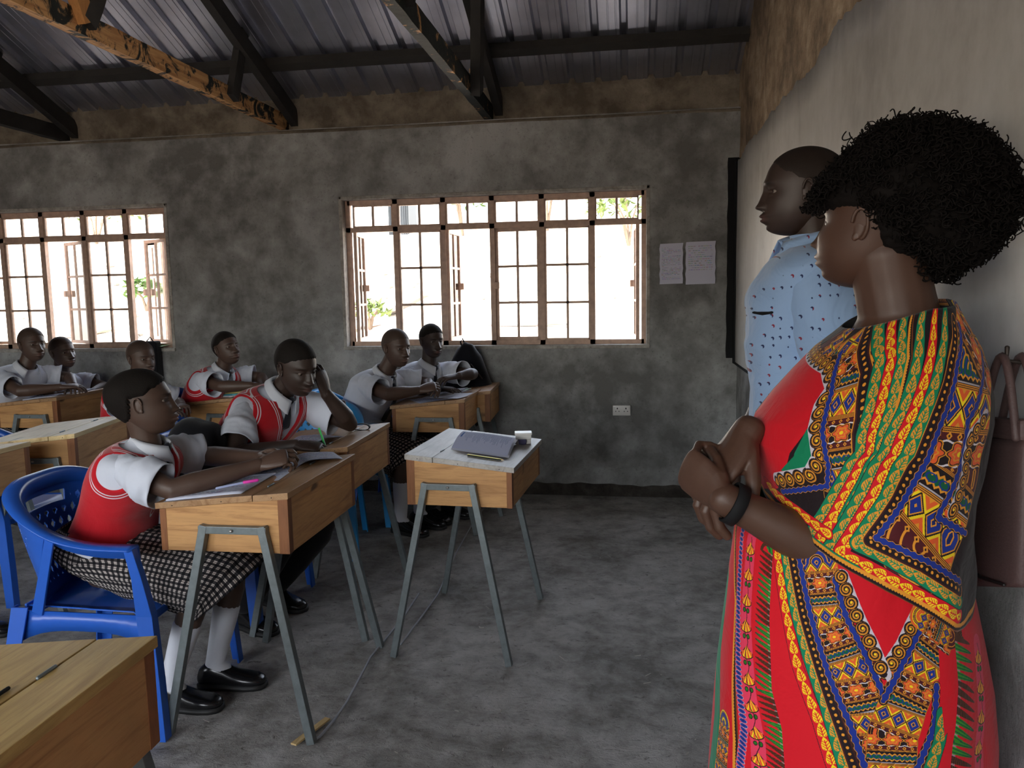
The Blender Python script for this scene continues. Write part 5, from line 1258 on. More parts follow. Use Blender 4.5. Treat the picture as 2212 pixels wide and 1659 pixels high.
# ground colour and the far side of the kaftan: the same bands, running straight down
im.img[:] = C_['dark']; zT, zB = 1.46, .76; PW_ = 2*PI*im.RM
def vert(x, hw, fn, a=zT, b=zB): im.strip([(x, a), (x, b)], hw, fn, raw=True)
for x, hw, fn in ((.05, .040, geo(2)), (.10, .011, bluest), (.125, .014, dots), (.152, .013, leafs('green', 'orange')), (.178, .013, leafs('red', 'yellow')), (.204, .013, leafs('green', 'orange')), (.232, .014, dots), (.262, .013, bluest), (.318, .044, geo(0)), (.374, .012, bluest), (.402, .016, scroll)): vert(x, hw, fn)
im.strip([(0, zB+.03), (PW_, zB+.03)], .016, leafs('green', 'orange'), raw=True)
# near side
S_ = im.strip
im.poly([(1880, 650), (1770, 735), (1800, 800), (1760, 915), (1690, 1030), (1690, 1100), (1790, 1210), (2075, 1370), (2150, 1370), (2150, 650)], C_['dark'])
S_([(2098, 700), (2100, 800), (2092, 900), (2066, 1020), (2020, 1130), (1985, 1180)], .075, geo(.4, .62))
S_([(1905, 690), (1850, 725), (1790, 745)], .030, geo(1.2, .9)); S_([(1870, 705), (1858, 790), (1832, 880), (1828, 1020), (1822, 1080)], .036, geo(0, .95))
im.poly([(1762, 738), (1797, 785), (1803, 800), (1760, 915), (1700, 1010), (1682, 1055), (1640, 1055), (1560, 1000), (1560, 850), (1640, 800)], C_['red'])
im.poly([(1764, 905), (1764, 1000), (1745, 1022), (1690, 1016), (1715, 985)], C_['green'])
S_([(1755, 742), (1792, 790), (1800, 830), (1775, 870), (1771, 990), (1750, 1026), (1680, 1038)], .0135, scroll)
S_([(1818, 760), (1797, 850), (1790, 1000), (1786, 1050), (1690, 1062)], .006, bluest)
S_([(1882, 700), (1872, 800), (1862, 900), (1858, 1000)], .012, dots)
for pts_, hw, fn in (([(1912, 672), (1904, 770), (1882, 880), (1862, 980), (1826, 1035), (1778, 1115), (1748, 1160)], .0120, leafs('green', 'orange')),
                ([(1938, 668), (1928, 770), (1904, 880), (1883, 980), (1848, 1035), (1800, 1120), (1770, 1170)], .0110, leafs('red', 'yellow')),
                ([(1962, 664), (1950, 770), (1926, 880), (1902, 980), (1866, 1045), (1822, 1125)], .0110, leafs('green', 'orange')),
                ([(1977, 664), (1965, 770), (1942, 880), (1905, 1000), (1850, 1110)], .0060, teeth),
                ([(1996, 664), (1984, 770), (1956, 880), (1912, 985), (1856, 1085), (1806, 1170), (1781, 1203), (1860, 1248), (1960, 1296), (2063, 1352)], .0135, leafs('green', 'orange')),
                ([(2020, 666), (2010, 770), (1978, 880), (1936, 985), (1885, 1080), (1838, 1158), (1816, 1192), (1880, 1228), (1960, 1272), (2068, 1330)], .0125, leafs('red', 'yellow')),
                ([(2041, 670), (2034, 770), (2002, 880), (1960, 985), (1912, 1078), (1868, 1146), (1850, 1174), (1900, 1200), (1980, 1242), (2068, 1298)], .0125, leafs('green', 'orange')),
                ([(2060, 690), (2054, 780), (2024, 890), (1984, 990), (1936, 1080), (1894, 1142), (1876, 1168), (1920, 1190), (1990, 1222), (2070, 1274)], .0105, dots),
                ([(2070, 700), (2066, 790), (2036, 900), (1998, 1000), (1952, 1082), (1908, 1142), (1893, 1162), (1940, 1184), (2000, 1210), (2072, 1256)], .0070, bluest),
                ([(2120, 760), (2116, 850), (2090, 910), (2078, 1000), (2028, 1118), (2080, 1150)], .0075, bluest),
                ([(2128, 900), (2100, 940), (2088, 1020), (2058, 1105)], .0125, scroll),
                ([(1640, 1050), (1668, 1090), (1712, 1135), (1768, 1180), (1850, 1232)], .0115, leafs('green', 'orange')), ([(1655, 1042), (1690, 1078), (1735, 1112), (1790, 1150)], .0105, leafs('red', 'yellow'))): S_(pts_, hw, fn)
# hem edging in garment space is added where the hem runs
def hem_z(th):   # lowest at the back (+x), highest in front (-x, over the forearm)
    c = math.cos(th); return .935-.135*c-.035*math.sin(th)*(1 if math.sin(th) < 0 else 0)*-1*0 + .085*max(0, -c)**2
HEM = [(PI, 1066, 1646), ]
hem_px = [(1640, 1048), (1672, 1092), (1716, 1140), (1770, 1188), (1850, 1240), (1940, 1290), (2010, 1328), (2066, 1366)]
hem_m = sorted([cape.m(*p) for p in hem_px]); 
def hem_at(th):
    x = (th % (2*PI))*im.RM
    if hem_m[0][0] <= x <= hem_m[-1][0]:
        for (a, za), (b, zb) in zip(hem_m[:-1], hem_m[1:]):
            if a <= x <= b: return za+(zb-za)*(x-a)/(b-a)
    a, za = hem_m[-1]; b, zb = hem_m[0][0]+PW_, hem_m[0][1]; x2 = x if x > a else x+PW_; q = (x2-a)/(b-a); return za+(zb-za)*(q*q*(3-2*q))
HP_ = [(PW_*k/80, hem_at(2*PI*k/80)+.006) for k in range(81)]; S_(HP_[::-1], .0075, teeth, raw=True)
def cloth_image(name, c):
    im_ = bpy.data.images.new(name, c.W, c.H); a = np.ones((c.H, c.W, 4), np.float32); a[..., :3] = c.img; im_.pixels.foreach_set(a.ravel()); im_.update(); return im_
def print_mat(name, c, bs=.3):
    t = NT(name); uv = t.n('UVMap'); x = t.n('TexImage'); x.image = cloth_image(name, c); t.l(uv.outputs[0], x.inputs[0]); n = t.noise(t.coord(), 9, 4, .55, .7); f = t.noise(t.coord(), 500, 1)
    return t.set(x.outputs[0], .75, spec=.25, sheen=.1, bump=n, bs=bs, bd=.03)
def garment(name, c, zt, zb, mat, N=220, K=110, fold=None, flare=0):
    g = G(); R = []; UV = []
    for i in range(K+1):
        ring = []
        for j in range(N+1):
            th = 2*PI*j/N; q = i/K; z = zt(th)+(zb(th)-zt(th))*q; cx, cy, a, b = c.ell(z); r = 1+(fold(th, z, q) if fold else 0)
            ring.append(Vector((cx+a*r*math.cos(th), cy+b*r*math.sin(th), z))); UV.append((th/(2*PI), (z-c.z0)/(c.z1-c.z0)))
        R.append(ring)
    g.rings(R, cap=False, closed=False, uv=UV); g.f = [f[::-1] for f in g.f]; o = g.build(name, mat, Wr_, True, True); md = o.modifiers.new('t', 'SOLIDIFY'); md.thickness = .002; md.offset = -1; return o
def top_z(th):
    c, s = math.cos(th), math.sin(th); return 1.424 + .004*c - .040*max(0, -c)**1.5 - .01*max(0, -s)
def cape_fold(th, z, q):
    lo = max(0, min(1, (1.30-z)/.3)); x = th*.215
    return lo*(.030*math.sin(x*40+z*34)*max(0, -math.sin(th))*.6+.022*fbm(x*12-z*9, z*5, 1, 1)+.012*fbm(x*30-z*22, z*6, 4, 1))+.006*fbm(x*9, z*9, 2, 1)
garment('kaftan', cape, top_z, hem_at, print_mat('printed kaftan cloth', cape), fold=cape_fold)
# ---- long printed skirt
sk_rows = [(1000, 1640, 2085), (1080, 1610, 2085), (1145, 1588, 2084), (1250, 1574, 2088), (1350, 1562, 2108), (1450, 1550, 2126), (1550, 1540, 2132), (1659, 1528, 2128), (1800, 1515, 2130), (2100, 1490, 2140), (2500, 1470, 2150)]
skirt = Cloth(tab_from(sk_rows, lambda z: 1.50, lambda z: lerp_tab(z, [(1.1, .17), (.9, .20), (.7, .225), (.4, .235), (.0, .245)])), .225, .0, 1.12, 2200, 1500)
im = skirt; im.img[:] = C_['red']; PW_ = 2*PI*im.RM; zT, zB = 1.12, 0.0
for x, hw, fn in ((.05, .03, fringe), (.11, .018, floral), (.15, .012, ovals), (.20, .04, geo(1)), (.25, .012, bluest), (.28, .014, leafs('green', 'orange')), (.31, .014, leafs('red', 'yellow')), (.345, .012, dots), (.40, .045, geo(0)), (.455, .012, bluest), (.49, .016, scroll), (.55, .03, solid('green'))): vert(x, hw, fn)
S_ = im.strip
S_([(1562, 1250), (1552, 1400), (1545, 1550), (1535, 1660), (1522, 1800), (1507, 2300)], .028, solid('green'))
S_([(1590, 1140), (1592, 1300), (1589, 1470), (1592, 1600), (1590, 1800), (1575, 2300)], .0075, teeth)
S_([(1566, 1560), (1560, 1660), (1550, 1800), (1550, 2300)], .022, geo(.3, .5))
S_([(1607, 1140), (1596, 1336), (1599, 1487), (1609, 1572), (1600, 1650), (1600, 1800), (1585, 2300)], .0095, ovals)
S_([(1626, 1160), (1613, 1336), (1622, 1497), (1638, 1605), (1640, 1800), (1625, 2300)], .0150, floral)
S_([(1656, 1190), (1648, 1336), (1650, 1487), (1669, 1572), (1675, 1659), (1680, 1800), (1665, 2300)], .0165, fringe)
S_([(1764, 1215), (1785, 1336), (1832, 1437), (1866, 1538), (1886, 1640), (1900, 1750)], .036, geo(.5, .62))
S_([(2020, 1375), (1985, 1440), (1952, 1520), (1930, 1590), (1925, 1680)], .038, geo(1.4, .62))
for pts_, hw, fn in (([(1680, 1180), (1695, 1302), (1722, 1437), (1768, 1555), (1803, 1659), (1840, 1780)], .0110, leafs('red', 'yellow', flip=1)),
                ([(1698, 1190), (1715, 1302), (1748, 1420), (1785, 1521), (1826, 1653), (1862, 1770)], .0115, leafs('green', 'orange')),
                ([(1713, 1200), (1738, 1336), (1776, 1454), (1817, 1572), (1849, 1665)], .0095, dots), ([(1726, 1200), (1752, 1330), (1793, 1464), (1835, 1560), (1866, 1650)], .0068, bluest),
                ([(1804, 1250), (1827, 1329), (1868, 1410), (1908, 1500)], .0068, bluest), ([(1992, 1345), (1950, 1430), (1908, 1515)], .0068, bluest),
                ([(1984, 1318), (1950, 1393), (1912, 1452)], .0125, scroll), ([(1909, 1456), (1881, 1390), (1846, 1318), (1818, 1246)], .0125, scroll),
                ([(2022, 1480), (2018, 1560), (2000, 1610), (1968, 1690)], .0068, bluest), ([(2034, 1540), (2026, 1600), (2004, 1670)], .0110, leafs('green', 'orange'))): S_(pts_, hw, fn)
S_([(1990, 1330), (2050, 1372)], .022, geo(.2, .6)); im.poly([(2024, 1400), (2052, 1420), (2062, 1540), (2036, 1590), (2028, 1480)], C_['red'])
S_([(2078, 1380), (2088, 1480), (2080, 1600), (2070, 1700), (2070, 2300)][::-1], .024, fringe); S_([(2112, 1390), (2122, 1500), (2118, 1620), (2118, 1800), (2120, 2300)], .016, floral)
def skirt_fold(th, z, q): 
    x = th*.225; lo = max(0, min(1, (1.0-z)/.4)); return lo*(.018*math.sin(x*34+.8*math.sin(z*6))+.012*fbm(x*10, z*2.5, 3, 1))
garment('long_skirt', skirt, lambda th: 1.08, lambda th: .035, print_mat('printed skirt cloth', skirt), fold=skirt_fold)
S_, E_, W__, _, _ = pW.arm[-1]; d = (E_-W__).normalized(); c = W__+d*.024; g = G(); u = d.cross(V3(0, 0, 1)).normalized(); v = d.cross(u); Rr = []
for k in range(33):
    a = 2*PI*k/32; e = u*math.cos(a)+v*math.sin(a); Rr.append([c+e*.034-d*.011, c+e*.037-d*.010, c+e*.037+d*.010, c+e*.034+d*.011])
g.rings(Rr, cap=False); g.build('wristband', MT['black'], Wr_, True, True)
# ------------------------------------------------------------------ papers, books and small things
def lid_z(x, cx, ang=0): return .782+.043*((x-cx)+.225)/.45
def ondesk(desk, lx, ly, h=.0015):
    """point on the slanted lid of a desk, from desk-local x and y"""
    M_ = Matrix.Translation(desk.location) @ Matrix.Rotation(desk.rotation_euler.z, 4, 'Z') @ Matrix.Diagonal((*desk.scale, 1)); return M_ @ Vector((lx, ly, .782+.043*(lx+.225)/.45+h))
D_ = {o['label'].split(',')[0]: o for o in bpy.data.objects if o.name.startswith('school_desk') and o.parent is None}
dA = [o for o in D_.values() if 'girl in the blue chair' in o['label']][0]; dB = [o for o in D_.values() if 'cheek' in o['label']][0]; dS = [o for o in D_.values() if 'unused' in o['label']][0]
dC = [o for o in D_.values() if 'spread papers' in o['label']][0]; dD = [o for o in D_.values() if 'far left' in o['label']][0]; dE = [o for o in D_.values() if 'looking-up' in o['label']][0]; dG = [o for o in D_.values() if 'foreground' in o['label']][0]
dC2 = [o for o in D_.values() if 'orange desk' in o['label']][0]
def booklet(a):
    R = random.Random(8); h, w = a.shape[:2]; a[..., :3] = (.74, .76, .87)
    for c in range(46):     # lines of print run up the page: it lies sideways
        x = int(w*(.10+.85*c/46)); n = R.uniform(.35, .62) if c % 9 else R.uniform(.15, .3); y = .07
        while y < n+.05: L = R.uniform(.02, .06); a[int(y*h):int((y+L)*h), x:x+2, :3] = (.42, .48, .68) if c % 9 else (.25, .32, .55); y += L+.012
    a[int(.06*h):int(.45*h), int(.045*w):int(.075*w), :3] = (.10, .30, .62)
MT['page'] = img_mat('ruled page with writing', page_image('page', 128, 160, lambda a: text_page(a, .08, .05, (.55, .57, .70), (.80, .81, .88), 3)))
MT['blankpage'] = MT['paper']; MT['booklet'] = img_mat('booklet page', page_image('booklet', 300, 220, lambda a: booklet(a)))
def paper_on(desk, cx, cy, w, h, rot, mat, name, label, lift=0.0015, thick=0, curl=0.0, cat='paper', group=None):
    c, s = math.cos(rot), math.sin(rot); P = [ondesk(desk, cx+c*x-s*y, cy+s*x+c*y, lift+thick) for x, y in ((-w/2, -h/2), (w/2, -h/2), (w/2, h/2), (-w/2, h/2))]
    g = G(); n = 8; sheet_quad(g, P, n, lambda u, v: Vector((0, 0, curl*(abs(u-.5)*2)**2+.0025*fbm(u*2+cx*9, v*2, cy*5, 1)+.001)))
    if thick:
        Vb = [Vector(v)-Vector((0, 0, thick)) for v in g.v]; m = len(g.v); F = g.f[:]; g.add(Vb, [f[::-1] for f in F], g.uv[:m]); k = n+1
        rim_ = [i for i in range(k)]+[k*j+n for j in range(1, k)]+[k*n+i for i in range(n-1, -1, -1)]+[k*j for j in range(n-1, 0, -1)]
        for a, b in zip(rim_, rim_[1:]+rim_[:1]): g.f.append((b, a, a+m, b+m)); g.m.append(0)
    return tag(g.build(name, mat, None, True), label, cat, group)
def open_book(desk, cx, cy, w, h, rot, name, label, bulge=.018, lean=0):
    root_p = ondesk(desk, cx, cy, .001); t = empty(name, root_p, 0, label, 'book'); c, s = math.cos(rot), math.sin(rot)
    for sg in (-1, 1):
        g = G(); n = 10; V = []; U = []
        for j in range(n+1):
            for i in range(n+1):
                u = i/n; x = sg*u*w/2; y = (j/n-.5)*h; b = bulge*(math.sin(min(1, u*2.2)*PI/2)*(1-u)**.8*1.3+.25*(1-u)) + lean*u*u*(1 if sg > 0 else .3); p = ondesk(desk, cx+c*x-s*y, cy+s*x+c*y, .004+b); V.append(p); U.append((u if sg > 0 else 1-u, j/n))
        F = [(j*(n+1)+i, j*(n+1)+i+1, (j+1)*(n+1)+i+1, (j+1)*(n+1)+i)[::sg] for j in range(n) for i in range(n)]
        g.add(V, F, U); m = len(V); g.add([Vector(v)-Vector((0, 0, .004+.6*max(0, v[2]-ondesk(desk, cx, cy, 0).z-.004))) if False else Vector(v)-Vector((0, 0, .003)) for v in V], [f[::-1] for f in F], U)
        g.build('page_block', MT['page'], t, True, True)
    return t
def pen(a, b, r, mat, name, label, cap=None, parts=None, cat='pen'):
    a, b = Vector(a), Vector(b); t = empty(name, a, 0, label, cat); g = G(); g.tube([a, a.lerp(b, .88)], r, 8); g.build('barrel', mat, t, True, True); g = G(); g.tube([a.lerp(b, .86), b], [r*.9, r*.25], 8); g.build('tip', cap or mat, t, True, True); return t
MT['green_p'] = plain('green plastic', (.06, .55, .12), .3); MT['pink_p'] = plain('pink plastic', (.80, .05, .42), .35); MT['navy_p'] = plain('navy blue plastic', (.03, .05, .35), .35); MT['yellow_p'] = plain('yellow paint', (.68, .62, .18), .4); MT['clear_p'] = plain('pale clear plastic', (.45, .50, .75), .2)
# girl's desk: exercise book, loose sheets, pen and pink highlighter
paper_on(dA, -.085, -.145, .26, .30, .06, MT['page'], 'exercise_book', 'open exercise book under the arm of the girl nearest the camera', thick=.004, cat='book')
paper_on(dA, -.02, .03, .21, .30, .12, MT['page'], 'loose_sheet', 'loose white sheet under the clasped hands on the girl\'s desk', lift=.001)
paper_on(dA, -.125, -.19, .21, .22, .20, MT['paper'], 'loose_sheet', 'blank sheet hanging at the near edge of the girl\'s desk', lift=.0005)
pen(ondesk(dA, -.08, -.20, .010), ondesk(dA, .02, -.11, .010), .0045, MT['clear_p'], 'ballpoint_pen', 'blue ballpoint pen lying on the exercise book of the nearest girl', MT['navy_p'])
pen(ondesk(dA, -.01, -.14, .011), ondesk(dA, .035, -.118, .011), .0055, MT['pink_p'], 'highlighter_pen', 'short pink pen lying beside the blue pen on the nearest girl\'s book')
# boy's desk: open book, second book, pen in his hand, watch
open_book(dB, -.03, -.16, .30, .22, .9, 'open_book', 'open textbook the boy in red is writing in', .022, .01)
open_book(dA, .02, .21, .34, .20, .55, 'open_book', 'open book lying across the gap between the two nearest desks', .016)
ah = pB.arm[1]; tipm = ah[3][0]; pe = tipm+V3(.01, .0, -.012); pen(tipm+V3(-.045, .035, .115), pe, .0048, MT['green_p'], 'green_pen', 'bright green ballpoint pen held upright by the boy in the red vest', MT['nail'])
def watch():
    c = ondesk(dB, .14, .13, .0); t = empty('wrist_watch', c, 0, 'black plastic wrist watch lying on its strap on the boy\'s desk', 'watch'); g = G(); R = []; n = 40
    for k in range(n+1):
        a = 2*PI*k/n; x = .045*math.cos(a); z = .017+.017*math.sin(a)*(.8+.2*math.cos(a)); e = Vector((math.cos(a), 0, math.sin(a))); p = c+V3(x, 0, z)
        R.append([p+V3(0, -.010, 0), p+V3(0, .010, 0), p+e*.003+V3(0, .010, 0), p+e*.003+V3(0, -.010, 0)])
    g.rings(R); g.build('strap', MT['black'], t, True, True)
    g = G(); g.box(c.x-.055, c.x-.043, c.y-.018, c.y+.018, c.z+.002, c.z+.036); ca = g.build('watch_case', MT['black'], t, False, True, bevel=.003); g = G(); g.box(c.x-.0575, c.x-.0548, c.y-.013, c.y+.013, c.z+.006, c.z+.032); g.build('watch_face', MT['white_plastic'], ca, False, True)
    g = G()
    for k in range(9): x = c.x-.02+.006*k; g.box(x, x+.003, c.y-.0115, c.y-.0098, c.z+.006, c.z+.010)
    o = g.build('strap_holes', MT['white_plastic'], t, False, True); o['kind'] = 'stuff'
watch()
# dusty desk: booklet, pencil, chalk box (desk is turned round, so local x runs to -X)
bk = empty('booklet', ondesk(dS, -.02, .1, .002), 0, 'thin printed booklet with a blue bar, lying open on the dusty desk', 'book')
g = G(); n = 12
for k, (v0, v1) in enumerate(((0, 1),)):
    q = [ondesk(dS, .075, .155, .001), ondesk(dS, -.178, .175, .001), ondesk(dS, -.165, -.06, .001), ondesk(dS, .088, -.07, .001)]
    sheet_quad(g, q, n, lambda u, v: V3(0, 0, .012+.030*math.sin(min(1, v*1.1)*PI*.55)*1.0+.003*math.sin(u*PI)))
g.build('printed_page', MT['booklet'], bk, True, True)
g = G(); q = [ondesk(dS, .080, .150, .001), ondesk(dS, -.182, .170, .001), ondesk(dS, -.165, -.12, .001), ondesk(dS, .088, -.13, .001)]; sheet_quad(g, q, n, lambda u, v: V3(0, 0, .003+.026*math.sin(min(1, v*1.05)*PI*.6)*(v < .97))); g.build('back_page', MT['paper'], bk, True, True)
pt = empty('pencil', ondesk(dS, -.05, .21, .006), 0, 'yellow and black striped pencil beside the booklet', 'pencil')
a_, b_ = ondesk(dS, -.015, .212, .0055), ondesk(dS, -.160, .222, .0055); g = G(); g.tube([a_, b_], .0042, 6); g.build('pencil_body', MT['yellow_p'], pt, False, True); g = G(); g.tube([a_+V3(0, -.0028, -.001), b_+V3(0, -.0028, -.001)], .0026, 6); g.build('black_stripe', MT['black'], pt, False, True); g = G(); g.tube([b_, b_+(b_-a_).normalized()*.012], [.004, .0008], 6); g.build('tip', MT['wpale'], pt, False, True)
c = ondesk(dS, -.175, -.175, .001); cb_ = empty('chalk_box', c, 0, 'small grey white box standing on a dark block at the corner of the dusty desk', 'box')
Mx = Matrix.Translation(c) @ Matrix.Rotation(.15, 4, 'Z'); g = G(); g.box(-.035, .035, -.028, .032, .020, .046, Mx); g.build('box_body', MT['white_plastic'], cb_, False, True, bevel=.003); g = G(); g.box(-.038, .038, -.031, .035, .040, .050, Mx); g.build('box_lid', MT['white_plastic'], cb_, False, True, bevel=.003); g = G(); g.box(-.034, .012, -.034, .020, 0, .022, Mx); g.build('dark_block', plain('dark violet rubber', (.05, .045, .12), .6), cb_, False, True, bevel=.002); g = G(); g.box(.012, .034, -.02, .03, 0, .020, Mx); g.build('box_base', MT['white_plastic'], cb_, False, True)
# desk by the window: papers, folder, pen
paper_on(dC, -.02, -.10, .21, .30, .5, MT['page'], 'loose_sheet', 'written sheet under the clasped hands on the window desk', lift=.001)
paper_on(dC, .08, -.13, .21, .30, .95, MT['paper'], 'folded_paper', 'white paper jutting over the front of the window desk', lift=.006, curl=.012)
paper_on(dC, .06, .02, .21, .28, -.3, MT['page'], 'loose_sheet', 'printed sheet lying on top of the papers on the window desk', lift=.009, curl=.004)
paper_on(dC2, -.05, -.10, .16, .22, 1.4, plain('pale green cover', (.45, .62, .55), .6), 'exercise_book', 'pale green exercise book before the pupil by the black bag', thick=.006, cat='book')
paper_on(dC2, -.06, -.09, .14, .20, 1.5, MT['paper'], 'exercise_book', 'thin white exercise book on top of the pale green one', lift=.009, thick=.004, cat='book')
pen(ondesk(dC2, -.11, -.10, .020), ondesk(dC2, -.03, -.13, .020), .006, MT['navy_p'], 'blue_pen', 'fat blue pen on the white exercise book by the window')
pen(ondesk(dC, -.08, .17, .008), ondesk(dC, .04, .16, .008), .004, plain('red plastic', (.6, .06, .05), .3), 'red_pen', 'red pen lying between the two pupils under the right window')
# far desks
paper_on(dD, -.02, -.12, .20, .28, .5, MT['page'], 'exercise_book', 'open exercise book the leftmost pupil writes in', thick=.004, cat='book')
paper_on(dD, .05, .12, .21, .28, .2, MT['page'], 'exercise_book', 'open white book on the right part of the far left desk', thick=.006, cat='book')
for k, (c_, lab) in enumerate((((.62, .62, .68), 'white book at the bottom of the small pile before the looking-up pupil'), ((.10, .45, .55), 'turquoise book in the middle of the pile before the looking-up pupil'), ((.72, .60, .22), 'yellow covered book on top of the pile before the looking-up pupil'))):
    paper_on(dE, .02-.01*k, -.14+.01*k, .15, .21, .9+.25*k, plain('book cover', c_, .5), 'exercise_book', lab, lift=.002+.009*k, thick=.007, cat='book')
paper_on(dG, -.33+.16, .02, .10, .21, .1, MT['paper'], 'exercise_book', 'corner of a white book at the left edge of the foreground desk', thick=.008, cat='book')
pen(ondesk(dG, .085, .12, .005), ondesk(dG, .085, -.02, .005), .0035, MT['black'], 'black_pen', 'thin black pen lying in the hinge gap of the foreground desk')
# white box in front of the half hidden pupil
g = G(); c = at(243, 818, Y=5.20); g.box(c.x-.045, c.x+.045, c.y-.03, c.y+.03, c.z-.02, c.z+.014)
# bags
def blob(c, r, seed, name, mat, parent, squash=None, n=30, m=20, amp=.014):
    g = G(); R = []
    for i in range(m+1):
        a = PI*(i+.02)/(m+.04); ring = []
        for j in range(n):
            b = 2*PI*j/n; d = Vector((math.copysign(abs(math.sin(a)*math.cos(b))**.75, math.cos(b)), math.copysign(abs(math.sin(a)*math.sin(b))**.75, math.sin(b)), math.copysign(abs(math.cos(a))**.8, math.cos(a)))); p = Vector((d.x*r[0], d.y*r[1], d.z*r[2])); k = 1+amp*fbm(p.x*9, p.y*9, p.z*9+seed, 1.4)*6
            p = p*k
            if squash: p = squash(p)
            ring.append(Vector(c)+p)
        R.append(ring[::-1])
    g.rings(R); return g.build(name, mat, parent, True, True)
bc = at(1010, 815, Y=5.50); bt = empty('black_backpack', (bc.x, bc.y, bc.z-.25), 0, 'black backpack leaning on the wall under the right window', 'bag')
blob(bc+V3(0, 0, -.05), (.165, .085, .30), 2, 'bag_body', MT['bag'], bt, lambda p: V3(p.x*(1-.45*max(0, p.z/.3)), p.y, p.z)); g = G(); q = at(998, 745, Y=5.52); g.tube([bc+V3(-.03, 0, .20), q+V3(-.01, 0, .02), q+V3(.004, 0, .045), q+V3(.02, 0, .01), bc+V3(.005, 0, .20)], [.006, .006, .006, .006, .006], 8); g.build('grab_handle', MT['bag'], bt, True, True)
g = G(); g.tube([bc+V3(-.12, -.085, .0), bc+V3(-.05, -.105, .10), bc+V3(.05, -.105, .10), bc+V3(.12, -.085, 0)], .004, 6); g.build('front_zip', MT['nail'], bt, True, True)
sc_ = at(425, 950, Y=3.10); bt = empty('dark_school_bag', (sc_.x, sc_.y, 0), 0, 'dark school bag on a chair between the nearest girl and the boy in red', 'bag'); blob(sc_+V3(0, 0, -.08), (.13, .10, .17), 5, 'bag_body', MT['bag'], bt); g = G(); g.tube([sc_+V3(-.07, -.09, .0), sc_+V3(0, -.11, .03), sc_+V3(.07, -.09, 0)], .006, 6); g.build('bag_seam', plain('navy piping', (.02, .03, .08), .5), bt, True, True)
# curtain-like dark cloth hanging from the window sill behind the pupil (seen right of the bald head)
c = at(333, 745, Y=5.60); t = empty('dark_satchel', (c.x, 5.60, c.z-.28), 0, 'narrow dark satchel hanging below the left window sill', 'bag'); g = G(); g.box(c.x-.07, c.x+.035, 5.56, 5.64, c.z-.42, c.z+.03); g.build('satchel_body', MT['bag'], t, False, True, bevel=.015); g = G(); g.tube([(c.x-.05, 5.57, c.z+.02), (c.x-.02, 5.585, c.z+.06), (c.x+.02, 5.57, c.z+.02)], .005, 6); g.build('satchel_strap', MT['bag'], t, True, True)
c = at(330, 742, Y=5.60); paper_like = G(); sheet_quad(paper_like, [(c.x-.06, 5.62, ZS+.012), (c.x+.07, 5.60, ZS+.02), (c.x+.09, 5.70, ZS+.03), (c.x-.04, 5.72, ZS+.012)], 4); tag(paper_like.build('green_leaflet', plain('green print', (.25, .6, .2), .6), smooth=True), 'green and white leaflet lying on the left window sill', 'paper')
# handbag at the right edge, hung against the board wall
MT['hbag'] = plain('brown grained leather', (.085, .050, .048), .55, nscale=220, var=.25, bs=.4); MT['hpipe'] = plain('black piping', (.01, .008, .008), .5)
x0, x1 = .612, .655; yc0, yc1 = 1.37, 1.60
hb = empty('handbag', (.633, 1.49, .90), 0, 'large brown leather handbag with black piping behind the woman at the right edge', 'handbag')
sh_z = lambda y: .885+(1.58-y)*.36
g = G(); R = []
for dz, e, th in ((-.002, .0, .75), (.008, .0, 1), (.10, .0, 1), (.22, .008, .95), (.27, .015, .8), (.285, .018, .6)):
    ring = []
    for k in range(28):
        a = 2*PI*k/28; cxs = math.copysign(abs(math.cos(a))**.35, math.cos(a)); sn = math.copysign(abs(math.sin(a))**.6, math.sin(a)); y = (yc0+yc1)/2+cxs*((yc1-yc0)/2-e); ring.append(V3((x0+x1)/2+sn*(x1-x0)/2*th, y, sh_z(y)*(1-dz*2)+ (sh_z(1.58))*(dz*2)+dz))
    R.append(ring)
g.rings(R); g.build('bag_body', MT['hbag'], hb, True, True)
g = G(); g.bar((.633, yc1-.01, 1.19), (.633, yc0+.02, 1.215), .030, .036); g.build('bag_top_band', MT['hbag'], hb, False, True, bevel=.008)
g = G(); g.tube([(x0-.003, 1.535, 1.17), (x0-.005, 1.535, 1.05), (x0-.005, 1.545, .98), (x0-.005, 1.53, .94), (x0-.005, 1.48, .935), (x0-.005, 1.39, .955)], .003, 8); g.build('piping', MT['hpipe'], hb, True, True)
for xx in (x0+.006, x1-.006):
    g = G(); P_ = [Vector((xx, 1.53-.13*k/12, 1.20+.13*math.sin(PI*k/12))) for k in range(13)]; g.tube(P_, .007, 8); g.build('handle', MT['hbag'], hb, True, True)
g = G(); g.tube([(.625, 1.465, 1.345), (.625, 1.465, 1.322), (.66, 1.465, 1.318), (.69, 1.465, 1.318)], .004, 6); tag(g.build('wall_hook', MT['nail']), 'small steel hook in the board wall holding the brown handbag', 'hook')
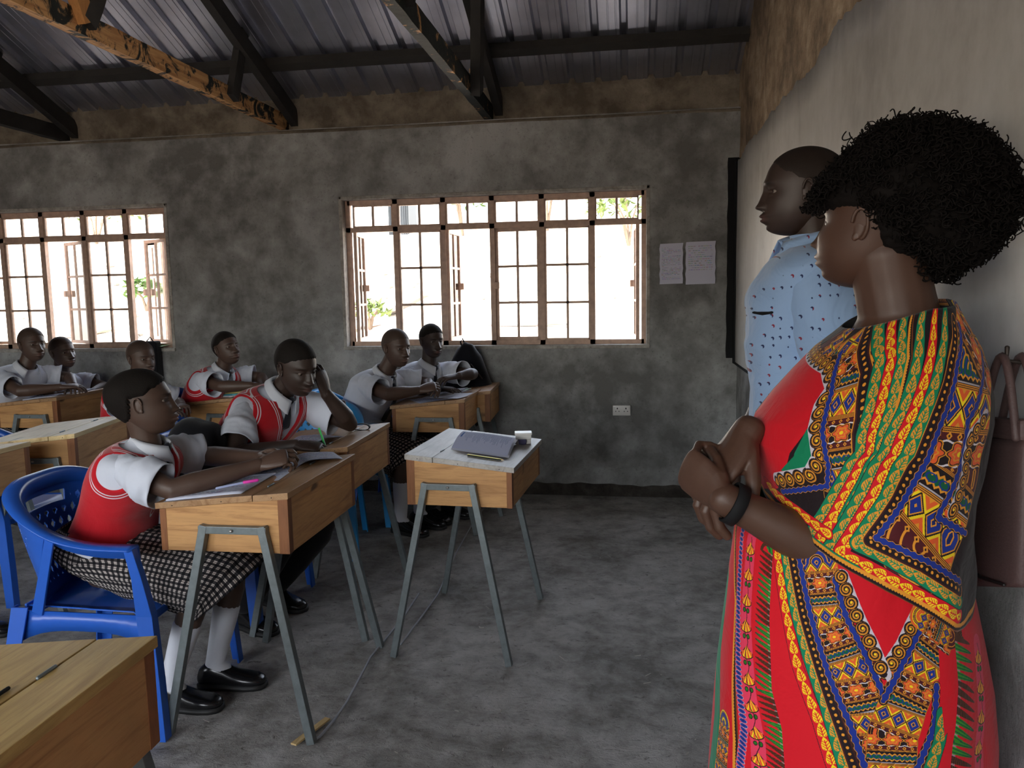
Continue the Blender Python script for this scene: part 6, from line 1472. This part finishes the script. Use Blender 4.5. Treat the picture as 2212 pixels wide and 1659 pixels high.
# cable on the floor and wood splinter, stray shoe at the left edge
g = G(); P_ = [at(u, v, Z=.006) for u, v in ((1040, 1098), (1015, 1125), (985, 1180), (950, 1285), (925, 1320), (870, 1395), (858, 1410), (850, 1402), (905, 1300), (893, 1330), (835, 1382), (795, 1428), (775, 1470), (752, 1510), (725, 1555), (692, 1592), (640, 1607))]
Q_ = [P_[0]]
P1 = [at(u, v, Z=.006) for u, v in ((905, 1282), (870, 1335), (830, 1384), (800, 1420), (775, 1468), (750, 1515), (722, 1556), (690, 1592), (668, 1604))]; g.tube(P1, .0045, 8); tag(g.build('floor_cable', plain('pale grey cable', (.36, .38, .42), .5)), 'thin pale cable curving on the floor past the leg of the nearest desk', 'cable')
g = G(); P1 = [at(u, v, Z=.006) for u, v in ((1050, 1092), (1022, 1128), (985, 1195), (945, 1285), (905, 1340), (866, 1392))]; g.tube(P1, .0045, 8); tag(g.build('floor_cable', plain('pale grey cable two', (.36, .38, .42), .5)), 'thin pale cable running under the dusty unused desk', 'cable')
g = G(); g.bar(at(634, 1608, Z=.006), at(708, 1552, Z=.006), .022, .006); tag(g.build('wood_lath', MT['wpale'], smooth=False), 'thin wooden lath on the floor by the nearest desk leg', 'wood')
g = G(); R_ = random.Random(21)
for k in range(110):
    x, y = R_.uniform(-1.6, .6), R_.uniform(1.2, 4.8); a = R_.uniform(0, 3.1); L = R_.uniform(.004, .03); g.bar((x, y, .004), (x+L*math.cos(a), y+L*math.sin(a), .006), .003, .002)
tag(g.build('floor_litter', plain('pale grit', (.42, .39, .35), .8), smooth=False), kind='stuff')

sh0 = [o for o in bpy.data.objects if o.parent == pA.root and o.name.startswith('shoe')][0]; index_kids(); nsh = sh0.copy(); COL.objects.link(nsh); nsh.name = 'shoe_by_the_edge'; nsh.name = 'black_shoe'
nsh.parent = None; tgt = at(8, 1372, Z=.0); an_ = pA.leg[1][2]; nsh.location = pA.root.location + Vector((tgt.x-.16-an_.x, tgt.y-an_.y, 0)); tag(nsh, 'black shoe toe peeking in at the left picture edge above the foreground desk', 'shoe')
for k_ in KIDS.get(sh0.name, []): c_ = k_.copy(); COL.objects.link(c_); c_.parent = nsh
